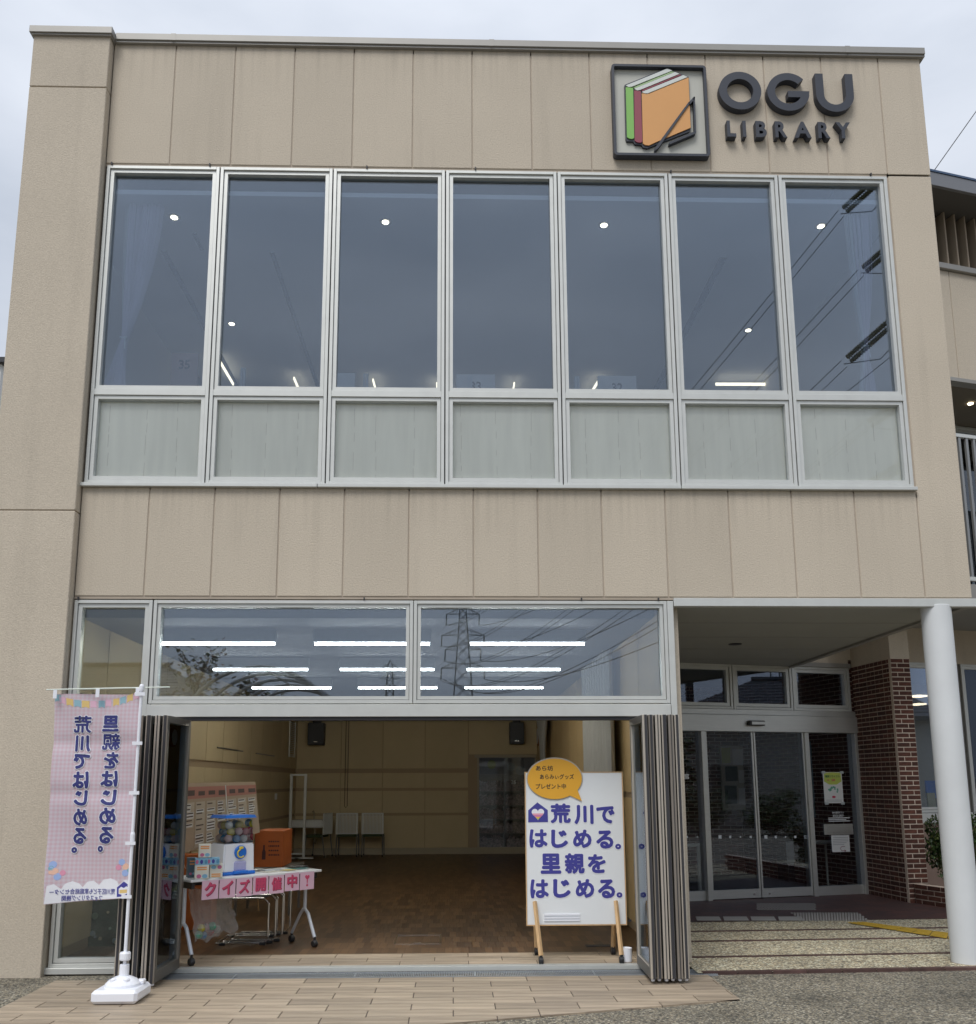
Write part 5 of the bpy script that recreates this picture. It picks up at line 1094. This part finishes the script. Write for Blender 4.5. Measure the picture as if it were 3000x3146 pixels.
for k in range(7):
    b = BM(); dquad(b, .01+k*.143, .13+k*.143, .29, .97 if k % 3 else .66, .006, .002); obj('text_column', b, mat('column_paper', (.50, .43, .34), .7, objvar=.06), DB)
b = BM()
for k in range(7):
    u = .02+k*.143
    dquad(b, u+rd.uniform(0, .02), u+.09+rd.uniform(0, .02), .11+rd.uniform(0, .03), .19+rd.uniform(0, .02), .007, .005)
obj('heading_words', b, DKT, DB)
b = BM(); b2_ = BM()
for k in range(7):
    u = .02+k*.143; v = .32
    while v < (.93 if k % 3 else .62):
        L_ = rd.uniform(.05, .1); (dquad(b2_, u-.004, u+L_+.006, v-.008, v+.042, .0075, .006) if rd.random() < .7 else None); dquad(b, u, u+L_, v, v+.020, .009, .007)
        v += rd.choice((.045, .06, .09))
obj('text_lines', b, DKT, DB, kind='stuff'); obj('white_strips', b2_, PAPER, DB, kind='stuff')
b = BM(); tube(b, [DQ(.55, .05, .02), DQ(.58, .95, .02)], .006, 6); obj('paper_fold', b, PAPER, DB)
ORB = mat('orange_card', (.42, .105, .02), .6, var=.08)
a0, a1 = at(*c2(838, 1012), y=3.1), at(*c2(1030, 990), y=3.1)
OB = T('orange_box', 'tall orange box with a bottle print standing behind the table', 'box', ((a0.x+a1.x)/2, 3.4, .56))
obj('carton', bx(a0.x, a1.x, 3.1, 3.7, .56, a1.z, bev=.004), ORB, OB)
ST = T('side_table', 'dark low table carrying the tall orange box', 'table', ((a0.x+a1.x)/2, 3.4, 0)); obj('table_top', bx(a0.x-.25, a1.x+.15, 3.05, 3.8, .53, .558, bev=.004), BRONZED, ST)
for xx in (a0.x-.2, a1.x+.1):
    for yy in (3.1, 3.75): obj('leg', bx(xx-.015, xx+.015, yy-.015, yy+.015, 0, .53), BRONZED, ST)
g0 = at(*c2(900, 1085), y=3.1); b = BM(); lathe(b, [(.022, g0.z-.17), (.022, g0.z-.08), (.01, g0.z-.05), (.009, g0.z)], (g0.x, 3.095, 0), 10); bmesh.ops.scale(b, vec=(1, .1, 1), verts=b.verts, space=Matrix.Translation((-g0.x, -3.095, 0))); obj('bottle_print', b, mat('maroon_print', (.06, .02, .02), .6), OB)
b = BM()
for q in range(4):
    s0_ = at(*c2(930, 1060+q*30), y=3.1); s1_ = at(*c2(1000, 1045+q*30), y=3.1)
    xx = s0_.x
    while xx < s1_.x: ww = random.uniform(.01, .02); box(b, xx, xx+ww, 3.096, 3.0995, s0_.z-.012, s0_.z+.006); xx += ww+.008
obj('dark_lettering', b, mat('maroon_print', (.06, .02, .02)), OB)
b0, b1_ = at(*c2(300, 1150), y=2.05), at(*c2(560, 1150), y=2.05)
OB = T('orange_box', 'low orange box with pale capital letters under the display board', 'box', ((b0.x+b1_.x)/2, 2.2, 0))
obj('carton', bx(b0.x, b1_.x, 2.05, 2.28, .002, b0.z, bev=.004), ORB, OB)
e0 = at(*c2(345, 1245), y=2.05); e1 = at(*c2(392, 1215), y=2.05); b = BM(); addtext(b, 'EAM', e0.x-.02, e1.x+.02, e0.z, e1.z, 2.047, .005); obj('lettering', b, mat('pale_orange_print', (.70, .45, .30), .6), OB)
# ================================================================== hall fittings
for lb, x0, x1, z0, z1 in (('black wall loudspeaker near the vent grille', -.413, -.052, 2.395, 2.885), ('black wall loudspeaker above the bookcase doorway', 4.08, 4.403, 2.405, 2.89)):
    t = T('loudspeaker', lb, 'loudspeaker', ((x0+x1)/2, 12.1, z0), 'wall loudspeakers'); obj('cabinet', bx(x0, x1, 11.95, 12.22, z0, z1, bev=.012), BLACKP, t); obj('bracket', box(bx((x0+x1)/2-.05, (x0+x1)/2+.05, 12.22, 12.3, z1-.12, z1-.02), (x0+x1)/2-.08, (x0+x1)/2+.08, 12.0, 12.2, z1, z1+.06), BLACKP, t); obj('name_plate', bx((x0+x1)/2-.04, (x0+x1)/2+.04, 11.945, 11.95, z0+.06, z0+.08), CHROME, t)
CHB = mat('grey_mesh_back', (.62, .63, .60), .6)
def office(x, label, ang=0):
    t = T('caster_chair', label, 'chair', (x, 11.6, 0), 'nested chairs against the rear wall', rotz=ang); OFF[t] = Vector((0, 0, 0))
    b = BM(); box(b, -.23, .23, -.02, .0, .48, .50, .004); box(b, -.23, .23, -.03, -.01, .90, .925, .004); box(b, -.235, -.205, -.025, .005, .48, .92, .004); box(b, .205, .235, -.025, .005, .48, .92, .004)
    for q in range(14): box(b, -.2+q*.03, -.182+q*.03, -.012, -.004, .49, .91)
    obj('backrest', b, CHB, t); obj('seat', bx(-.22, .22, .05, .45, .42, .47, bev=.01), mat('dark_green_seat', (.05, .07, .03), .8), t)
    for xx in (-.22, .22):
        for yy in (-.04, .42): obj('leg', tube(BM(), [(xx*.98, .02 if yy < 0 else .38, .47), (xx, yy, .05)], .013, 6), mat('grey_leg', (.13, .13, .13), .5), t); obj('caster', lathe(BM(), [(.02, -.012), (.025, 0), (.02, .012)], (xx, yy, .026), 10, 'X'), BLACKP, t)
office(.54, 'caster chair with slatted grey back, nearer the white basin'); office(1.09, 'caster chair with slatted grey back, further from the white basin'); office(.12, 'caster chair turned sideways beside the white basin', R(75))
t = T('frame_rack', 'silver upright rack frame on feet near the basin', 'rack', (-.38, 10.8, 0))
for x in (-.53, -.24): obj('upright', bx(x-.025, x+.025, 10.78, 10.83, .06, 1.75), ALU, t); obj('foot', bx(x-.18, x+.2, 10.77, 10.84, .03, .07, bev=.008), ALU, t)
obj('cross_bar', bx(-.505, -.265, 10.79, 10.82, 1.71, 1.745), ALU, t); obj('cross_bar', bx(-.505, -.265, 10.79, 10.82, .12, .15), ALU, t)
t = T('wash_basin', 'white wall basin with chrome tap in the far corner', 'basin', (-.2, 11.7, .6))
obj('bowl', bx(-.68, .05, 11.4, 11.85, .62, .785, bev=.03), mat('white_ceramic', (.7, .71, .70), .2), t); obj('tap', tube(BM(), [(-.2, 11.8, .79), (-.2, 11.8, .93), (-.2, 11.72, .98), (-.2, 11.62, .95)], .012, 8), CHROME, t); obj('drain_pipe', tube(BM(), [(-.15, 11.65, .62), (-.15, 11.65, .32), (-.15, 11.72, .28), (-.15, 11.9, .34)], .018, 8), CHROME, t)
t = T('wall_vent', 'tall pale vent grille high on the side wall', 'vent', (-.70, 11.7, 2.12)); obj('frame', box(box(bx(-.70, -.68, 11.30, 11.34, 2.12, 2.90), -.70, -.68, 11.96, 12.0, 2.12, 2.90), -.70, -.68, 11.34, 11.96, 2.12, 2.16), ALU, t)
for q in range(18): obj('slat', bx(-.70, -.683, 11.34, 11.96, 2.17+q*.04, 2.188+q*.04), ALU, t)
obj('light_switch', bx(-.70, -.69, 9.95, 10.15, 1.24, 1.36), PAPER, label='pale double switch plate on the side wall', cat='switch')
for k, (ya, yb_) in enumerate(((5.45, 7.1), (8.1, 9.75))): obj('picture_rail', bx(-.70, -.69, ya, yb_, 2.075, 2.095), BRONZED, label=['dark picture rail strip on the side wall nearer the doors', 'dark picture rail strip on the side wall nearer the vent'][k], cat='rail', group='picture rail strips')
obj('pull_cord', tube(BM(), [(.40, 12.26, HZ), (.40, 12.26, 1.05), (.43, 12.26, 1.02), (.46, 12.26, 1.05), (.46, 12.26, HZ)], .007, 5), BLACKP, label='long loop of blind cord hanging on the rear wall', cat='cord')
for j, y in enumerate((1.03, 3.12, 5.29)):
    for i, x in enumerate((.408, 1.985, 3.575)):
        t = T('tube_light', 'lit tube light, %s of the %s row behind the transom glass' % (('first', 'middle', 'last')[i], ('nearest', 'middle', 'farthest')[j]), 'ceiling light', (x, y, 2.93), 'lit tube lights in the hall')
        obj('housing', bx(x-.60, x+.60, y-.034, y+.034, 2.972, HZ-.002), mat('lamp_housing', (.22, .23, .24), .6), t); obj('lamp', tube(BM(), [(x-.585, y, 2.955), (x+.585, y, 2.955)], .0125, 10), LAMPW, t)
p = at(710*1.5991, 1223*1.5991, z=HZ); t = T('ceiling_vent', 'square slatted air outlet in the hall ceiling', 'vent', (p.x, p.y, HZ-.02)); obj('frame', box(box(box(bx(p.x-.2, p.x+.2, p.y-.15, p.y-.12, HZ-.015, HZ-.001), p.x-.2, p.x+.2, p.y+.12, p.y+.15, HZ-.015, HZ-.001), p.x-.2, p.x-.17, p.y-.12, p.y+.12, HZ-.015, HZ-.001), p.x+.17, p.x+.2, p.y-.12, p.y+.12, HZ-.015, HZ-.001), COPE, t)
for q in range(4): obj('slat', bx(p.x-.17, p.x+.17, p.y-.10+q*.055, p.y-.07+q*.055, HZ-.012, HZ-.002), COPE, t)
def curtain(label, x, y0, y1, zt, zb, tie=None, amp=.045, waves=9):
    b = BM(); NU, NV = waves*8, 14
    for sgn in (0, 1):
        V = []
        for j in range(NV+1):
            z = zt+(zb-zt)*j/NV; f = 1
            if tie: f = 1-.72*math.sin(min(1, max(0, (zt-z)/(zt-tie)))*1.5708)
            V.append([b.verts.new((x+amp*f**.5*math.sin(i/8*6.28319)+sgn*.004, (y0+y1)/2+(y0-y1)*(.5-i/NU)*f, z)) for i in range(NU+1)])
        for j in range(NV):
            for i in range(NU): b.faces.new((V[j][i], V[j][i+1], V[j+1][i+1], V[j+1][i]))
    return obj('curtain', b, CURT, smooth=True, label=label, cat='curtain', group='hall curtains')
curtain('pale grey curtain hanging behind the sign board near the folded doors', 4.58, 2.0, 3.9, 3.05, .05, waves=10)
curtain('gathered grey curtain far back on the side wall', 4.58, 8.6, 10.8, 3.05, 1.9, tie=2.0, waves=8)
t = T('wall_clock', 'round wooden wall clock seen edge on near the rear corner', 'clock', (4.68, 11.4, 2.5)); cb_ = BM(); lathe(cb_, [(.21, -.03), (.21, .03), (.17, .03)], (4.68, 11.4, 2.55), 28, 'X'); obj('rim', cb_, mat('orange_wood', (.35, .14, .05), .5), t); cb_ = BM(); lathe(cb_, [(.17, -.005), (.17, .0)], (4.645, 11.4, 2.55), 24, 'X'); obj('face', cb_, PAPER, t)
t = T('floor_hatch', 'rectangular metal edged access hatch in the hall floor', 'floor hatch', (2.46, 1.35, 0)); 
for n_, a in (('edge', (2.235, 2.69, 1.09, 1.10)), ('edge', (2.235, 2.69, 1.597, 1.607)), ('edge', (2.235, 2.245, 1.10, 1.597)), ('edge', (2.68, 2.69, 1.10, 1.597))): obj(n_, bx(*a, -.002, .004), CHROME, t)
obj('handle', bx(2.43, 2.50, 1.13, 1.15, 0, .004), CHROME, t)
p = at(*c4(710, 1615), z=0); obj('floor_vent', bx(p.x-.12, p.x+.12, p.y-.05, p.y+.05, .0, .005), ALUD, label='small dark vent plate in the floor behind the sign board', cat='vent')
obj('white_cup', lathe(BM(), [(.045, .003), (.05, .01), (.052, .12), (.048, .12), (.046, .115)], (4.33, .13, 0), 20), PLAST, label='small white container on the floor beside the folded doors', cat='container')
p0_, p1_ = at(494*.53305, 2700+160*.53305, y=1.1), at(650*.53305, 2700+450*.53305, y=1.1)
t = T('bubble_poster', 'dark green poster with pale bubbles seen low through the narrow side window', 'poster', ((p0_.x+p1_.x)/2, 1.1, p1_.z)); obj('sheet', bx(p0_.x, p1_.x+.3, 1.1, 1.12, p1_.z, p0_.z+.25), mat('deep_green_print', (.04, .09, .06), .6, var=.5, vscale=9), t)
rd = random.Random(9)
for q in range(26):
    cx, cz, r_ = rd.uniform(p0_.x+.04, p1_.x+.2), rd.uniform(p1_.z+.05, p0_.z+.15), rd.uniform(.012, .034); obj('bubble', prism(BM(), ell(cx, cz, r_, r_, 14), 1.096-.0003*q/26, 1.0995), mat('bubble_%s' % ('mint', 'cream', 'sky')[q % 3], ((.25, .42, .33), (.5, .48, .35), (.3, .42, .5))[q % 3], .6), t)
# doorway to the children's library
t = T('sliding_glass_door', 'pale framed sliding glass door at the rear of the hall', 'door', (4.0, 12.3, 0)); obj('head_rail', bx(3.30, 4.69, 12.24, 12.3, 2.115, 2.18), mat('pale_skirting', (.36, .31, .22)), t); obj('frame', box(box(bx(3.36, 3.40, 12.29, 12.33, 0, 2.11), 4.66, 4.69, 12.29, 12.33, 0, 2.11), 3.40, 4.66, 12.29, 12.33, 0, .145), mat('pale_skirting', (.36, .31, .22)), t); obj('pane', bx(3.40, 4.66, 12.305, 12.312, .145, 2.11), GLE, t)
obj('library_room', box(box(bx(2.6, 5.4, 15.2, 15.3, 0, 3.1), 2.6, 5.4, 12.5, 15.2, -.02, 0), 2.6, 5.4, 12.5, 15.2, 3.1, 3.12), mat('far_room_paint', (.3, .28, .25), .8), kind='structure')
t = T('book_shelf', 'dark shelves full of books beyond the rear glass door', 'bookcase', (4.0, 13.4, 0)); obj('case', box(box(box(bx(3.2, 3.24, 13.2, 13.55, 0, 1.75), 4.0, 4.03, 13.2, 13.55, 0, 1.75), 4.8, 4.84, 13.2, 13.55, 0, 1.75), 3.2, 4.84, 13.55, 13.58, 0, 1.75), BRONZED, t)
bs_ = BM(); rd = random.Random(5)
for zz in (.08, .40, .72, 1.04, 1.36):
    obj('shelf', bx(3.24, 4.8, 13.2, 13.55, zz-.02, zz), BRONZED, t); xx = 3.26
    while xx < 4.78: ww = rd.uniform(.015, .05); (box(bs_, xx, xx+ww-.002, 13.24, 13.5, zz, zz+rd.uniform(.18, .27)) if not 3.98 < xx < 4.04 else None); xx += ww
obj('books', bs_, mat('book_mix', (.25, .2, .18)), t, kind='stuff')
b = BM(); p = at(*c3(1482, 662), y=13.19); addtext(b, '26', p.x-.06, p.x+.06, p.z-.05, p.z+.05, 13.185, .02); obj('shelf_number', b, PAPER, t)
t = T('hanging_letters', 'round paper discs hung above the far shelves', 'decoration', (4.1, 13.0, 1.8))
for q, (cx, cy, r_, c_) in enumerate(((1335, 545, .10, YELP), (1465, 560, .10, PAPER), (1528, 585, .11, PAPER))): p = at(*c3(cx, cy), y=13.0); obj('disc', prism(BM(), ell(p.x, p.z, r_, r_, 20), 12.99, 13.0), mat('dim_disc%s' % 'abc'[q], (.30, .32, .10) if q == 0 else (.25, .27, .27), .7), t)
# ================================================================== what stands behind the photographer (seen reflected)
LAT = mat('lattice_steel', (.16, .165, .16), .6, .2); INS = mat('brown_insulator', (.15, .13, .055), .25); WIRE = mat('power_cable', (.03, .03, .032), .6)
def tower(label, cx, cy, H, arms, w0, w1, r_=.11, gl=OZ):
    t = T('transmission_tower', label, 'pylon', (cx, cy, gl)); b = BM()
    hw = lambda z: (w0+(w1-w0)*min(1, z/(H*.92)))/2
    lv = [0]; 
    while lv[-1] < H*.93: lv.append(lv[-1]+max(1.6, hw(lv[-1])*1.7))
    for sx_ in (-1, 1):
        for sy_ in (-1, 1): tube(b, [(cx+sx_*hw(z), cy+sy_*hw(z), z) for z in lv]+[(cx, cy, H)], r_, 4)
    obj('legs', b, LAT, t); b = BM()
    for z0, z1 in zip(lv, lv[1:]):
        for sx_, sy_, ax in ((1, 1, 0), (1, -1, 0), (1, 1, 1), (-1, 1, 1)):
            for k in (1, -1):
                A = (cx-k*hw(z0), cy+sy_*hw(z0), z0) if ax == 0 else (cx+sx_*hw(z0), cy-k*hw(z0), z0); B = (cx+k*hw(z1), cy+sy_*hw(z1), z1) if ax == 0 else (cx+sx_*hw(z1), cy+k*hw(z1), z1)
                tube(b, [A, B], r_*.55, 3)
    obj('bracing', b, LAT, t)
    for (z, aw) in arms:
        b = BM()
        for k in (-1, 1):
            h = hw(z); tip = (cx+k*aw, cy, z)
            for sy_ in (-1, 1): tube(b, [(cx+k*h, cy+sy_*h, z), tip], r_*.6, 3); tube(b, [(cx+k*h, cy+sy_*h, z+1.5), tip], r_*.55, 3)
            for q in (.3, .6): 
                xa = cx+k*(h+(aw-h)*q); tube(b, [(xa, cy, z), (xa-k*(aw-h)*.15, cy, z+1.5*(1-q))], r_*.4, 3)
        obj('cross_arm', b, LAT, t)
    return t
a1_ = [(41.2, 3.9), (36.1, 5.0), (32.7, 4.2), (28.3, 5.1)]
t1 = tower('tall lattice pylon with four pairs of arms, reflected in the transom glass', 5.2, -200, 45.5, a1_, 7.4, 1.5, .13)
b = BM()
for z, aw in a1_:
    for k in (-1, 1): tube(b, [(5.2+k*aw, -200, z), (5.2+k*aw-.1, -200, z-2.6)], .16, 5)
obj('insulator_strings', b, LAT, t1)
t2 = tower('small far lattice pylon reflected left of the tall one', -15.5, -250, 37, [(34.5, 2.6), (31.5, 2.9), (28.5, 2.7)], 5, 1.4, .13)
P0tips = [(20.42, 27.03, 21.9, 27.9), (21.12, 24.11, 22.3, 24.8), (20.03, 19.72, 21.9, 21.2), (20.77, 16.82, 22.3, 17.6), (20.43, 13.95, 22.0, 14.8)]
t3 = tower('near lattice pylon carrying brown insulator strings', 27.0, -26.0, 34, [(27.9, 4.9), (24.8, 4.7), (21.2, 5.0), (17.6, 4.7), (14.8, 5.0)], 6.0, 1.8, .09)
rdw = random.Random(3)
def cable(name, A, B, sag, r_, label, grp, n=28):
    A, B = Vector(A), Vector(B); pts = [A.lerp(B, i/n)-Vector((0, 0, sag*4*(i/n)*(1-i/n))) for i in range(n+1)]
    return obj(name, tube(BM(), pts, [r_*(1+(2.6*i/n if r_ < .029 else 0)) for i in range(n+1)], 4), WIRE, label=label, cat='cable', group=grp)
for k, (sx_, sz_, ax_, az_) in enumerate(P0tips):
    A = Vector((ax_, -26.2, az_)); B = Vector((sx_, -28.2, sz_)); b = BM(); d = (B-A).normalized(); side = Vector((.13, 0, -.16))
    for s_ in (-1, 1):
        n_ = 22; pts = []; rr_ = []
        for i in range(n_*2+1): pts.append(A.lerp(B, .08+.84*i/(n_*2))+side*s_*.6); rr_.append(.135 if i % 2 else .085)
        tube(b, pts, rr_, 8)
    obj('insulator_string', b, INS, t3)
    b = BM(); mid = [B, B.lerp(A, .5)+Vector((.2, 0, -1.0)), A+Vector((.3, .5, -.6))]; tube(b, mid, .02, 5); obj('jumper_cable', b, WIRE, t3)
    z1, aw = a1_[min(k, 3)]
    for s_ in (-1, 1):
        cable('power_cable', B+side*s_*.9, (5.2-aw+.5*s_+(1.4 if k == 4 else 0), -200, z1-2.7), 4.5+k*.3, .020, '%s paired overhead cable ending at the %s brown insulator string' % ('dark', ('topmost', 'second highest', 'middle', 'second lowest', 'lowest')[k]), 'overhead cables to the near pylon')
    if k < 4: cable('power_cable', (27+4.7, -28, az_), (5.2+aw, -200, z1-2.7), 4.5, .024, 'overhead cable running to the outer side of the %s pylon arm' % ('topmost', 'second', 'third', 'lowest')[k], 'overhead cables to the near pylon')
for k, (z, aw) in enumerate(a1_):
    cable('power_cable', (-60-k, -420, 40-3*k), (5.2-aw, -200, z-2.7), 6, .03, 'thin distant cable leaving the %s arm of the tall pylon' % ('topmost', 'second', 'third', 'lowest')[k], 'cables leaving the tall pylon')
ROOFT = mat('grey_roof_tile', (.055, .055, .06), .6, bump=.8, bscale=3, stretch=(.3, .3, 9), bdist=.08, var=.3, vscale=5); HW = mat('cream_render', (.42, .40, .34), .8, var=.05)
def house(label, cx, cy, hx, hy, ze, zr_, rl, rot=0, seed=0):
    t = T('house', label, 'house', (cx, cy, OZ), rotz=rot); OFF[t] = Vector((0, 0, 0))
    obj('wall', bx(-hx+.5, hx-.5, -hy+.5, hy-.5, 0, ze), HW, t)
    b = BM(); V = [b.verts.new(p) for p in ((-hx, -hy, ze), (hx, -hy, ze), (hx, hy, ze), (-hx, hy, ze), (-rl, 0, zr_), (rl, 0, zr_), (-hx, -hy, ze-.15), (hx, -hy, ze-.15), (hx, hy, ze-.15), (-hx, hy, ze-.15))]
    for f in ((0, 1, 5, 4), (1, 2, 5), (2, 3, 4, 5), (3, 0, 4), (6, 7, 1, 0), (7, 8, 2, 1), (8, 9, 3, 2), (9, 6, 0, 3), (9, 8, 7, 6)): b.faces.new([V[i] for i in f])
    # tile courses as real steps
    for q in range(1, 12):
        f = q/12
        for sy_ in (-1, 1):
            x_ = hx+(rl-hx)*f; y_ = sy_*hy*(1-f); z_ = ze+(zr_-ze)*f; tube(b, [(-x_, y_, z_), (x_, y_, z_)], .035, 4)
    obj('roof', b, ROOFT, t); obj('ridge', tube(BM(), [(-rl, 0, zr_+.05), (rl, 0, zr_+.05)], .12, 6), ROOFT, t)
    for sx_ in (-1, 1):
        for xx in (-hx*.5, hx*.4): obj('window', bx(xx-.7, xx+.7, -sx_*(hy-.5)-.03, -sx_*(hy-.5)+.03, 1.0, 2.2), GLE, t)
    return t
house('house with a low grey hipped roof reflected in the narrow side window', -11.6, -28.5, 4.6, 3.6, 4.6, 6.35, 2.8, 0)
hb_ = house('house with a dark tiled hipped roof reflected in the entrance transoms', 26.4, -12.6, 5.2, 4.6, 3.9, 5.75, .7, R(35))
for dx in (.1, .45): obj('antenna', tube(BM(), [(dx, .1*dx, 5.6), (dx, .1*dx, 7.0)], .03, 4), LAT, hb_)
obj('antenna_rungs', (lambda b: [tube(b, [(-.1, 0, z), (.7, 0, z)], .02, 3) for z in (6.3, 6.6, 6.9)] and b)(BM()), LAT, hb_)
obj('chimney', bx(-3.4, -3.1, -.2, .1, 4.0, 6.2), BLACKP, hb_)
for lb, x, y, hx, ze, zz, rr_ in (('added low house across the street straight behind the photographer', 9, -46, 6, 3.6, 5.3, 4), ('added low house across the street beside the trellis arches', -2, -43, 5, 3.2, 4.9, -6), ('added low house across the street beyond the bushy tree', -14, -44, 5.5, 3.8, 5.6, 3),
    ('added farthest house on the photographer left side of the street', -27, -40, 6, 4.2, 6.4, -8), ('added house across the street beyond the near pylon', 21, -44, 6, 3.8, 5.6, 5), ('added farthest house beyond the near pylon', 35, -40, 6.5, 4.4, 6.8, 12), ('added house at the street corner right of the tiled one', 40, -20, 6, 4.6, 6.9, 60)):
    house(lb, x, y, hx, 4.6, ze, zz, 2.6, R(rr_))  # house row added to darken the horizon mirrored in the glass
# pergola of tube arches
PG = T('pergola', 'row of pale steel tube arches over the garden behind the camera', 'pergola', (-1.55, -14, OZ)); PGM = mat('pale_steel_tube', (.36, .36, .35), .4, .3)
for k in range(5):
    y = -12-k*1.25; pts = [(-1.55-1.88, y, OZ), (-1.55-1.88, y, 1.2)]+[(-1.55-1.88*math.cos(t), y, 2.28+1.88*math.sin(t)) for t in [3.14159*i/20 for i in range(21)]]+[(-1.55+1.88, y, 1.2), (-1.55+1.88, y, OZ)]
    obj('arch', tube(BM(), pts, .045, 8), PGM, PG)
for a in (25, 50, 90, 130, 155): obj('purlin', tube(BM(), [(-1.55-1.88*math.cos(R(a)), -12, 2.28+1.88*math.sin(R(a))), (-1.55-1.88*math.cos(R(a)), -17, 2.28+1.88*math.sin(R(a)))], .022, 6), PGM, PG)
def tree(label, cx, cy, H, cr, n, mats, seed, leaf=.16):
    rd = random.Random(seed); t = T('garden_tree', label, 'tree', (cx, cy, OZ)); b = BM(); tips = []
    tube(b, [(cx, cy, OZ), (cx+.1, cy, H*.35), (cx-.05, cy+.1, H*.62), (cx+.05, cy, H*.9)], [.13, .10, .06, .02], 8)
    for k in range(13):
        z = H*rd.uniform(.3, .85); a = rd.uniform(0, 6.28); r_ = cr*rd.uniform(.5, 1); e = Vector((cx+r_*math.cos(a), cy+r_*math.sin(a), z+H*rd.uniform(.1, .25))); m_ = Vector((cx, cy, z)).lerp(e, .5)+Vector((0, 0, .1)); tube(b, [(cx, cy, z), m_, e], [.045, .028, .01], 5); tips += [m_, e, e.lerp(m_, .5)]
    tips.append(Vector((cx+.05, cy, H*.95))); obj('trunk', b, BARK, t); b = BM()
    for i in range(n):
        p = rd.choice(tips)+Vector((rd.gauss(0, .22), rd.gauss(0, .22), rd.gauss(0, .18))); s_ = leaf*rd.uniform(.6, 1.3); q = Matrix.Rotation(rd.uniform(0, 6.28), 3, 'Z') @ Matrix.Rotation(rd.uniform(-.6, .9), 3, 'X')
        quadp(b, [p+q @ Vector(w_) for w_ in ((0, 0, 0), (s_*.4, s_*.5, 0), (0, s_, 0), (-s_*.4, s_*.5, 0))], rd.randrange(len(mats)))
    obj('crown', b, list(mats), t, kind='stuff')
tree('slender tree with russet and green leaves reflected at the transom corner', -4.0, -15.5, 4.9, .6, 1000, (LEAFR, LEAFM, LEAFD), 4, .15)
tree('bushy green tree reflected behind the trellis arches', -2.6, -18.5, 4.3, 1.6, 3000, (LEAFM, LEAFR, LEAFD), 6, .17)
tree('round green tree beside the street reflected in the entrance doors', 18.5, -10.5, 3.6, 1.6, 4000, (LEAFM, LEAFD, LEAFY), 8, .18)
tree('second green tree beside the street near the tiled house', 15.0, -13.0, 3.3, 1.5, 4000, (LEAFM, LEAFD), 9, .18)
for k, (x, y) in enumerate(((12.5, -9.0), (14.8, -8.2), (17.0, -7.3), (19.2, -6.4))):
    bush('hedge_shrub', ['hedge shrub nearest the pergola side of the forecourt', 'second hedge shrub along the forecourt edge', 'third hedge shrub along the forecourt edge', 'hedge shrub at the street end of the forecourt'][k], (x, y, OZ), 1.1, .8, .7, 2600, .10, (LEAFM, LEAFD, LEAFY), 'hedge shrubs along the forecourt', 20+k)
# neighbour building at the far left, service cable in the sky
p0_, p1_ = at(9*1.5991, 690*1.5991, y=8), at(0, 775*1.5991, y=8)
t = T('neighbour_house', 'white neighbouring house just showing at the left edge', 'house', (p0_.x-3, 10, OZ)); obj('wall', bx(p0_.x-6, p0_.x-.05, 8, 13, OZ, p0_.z-.1), mat('white_siding', (.62, .63, .62), .6), t); obj('roof', bx(p0_.x-6.1, p0_.x+.05, 7.9, 13.1, p0_.z-.1, p0_.z), ALUD, t)
obj('service_cable', tube(BM(), [(9.35, 3, 9.73), (14, 3.0, 16.1), (22, 3, 27.5)], .006, 4), WIRE, label='thin service cable rising into the sky beside the building', cat='cable')
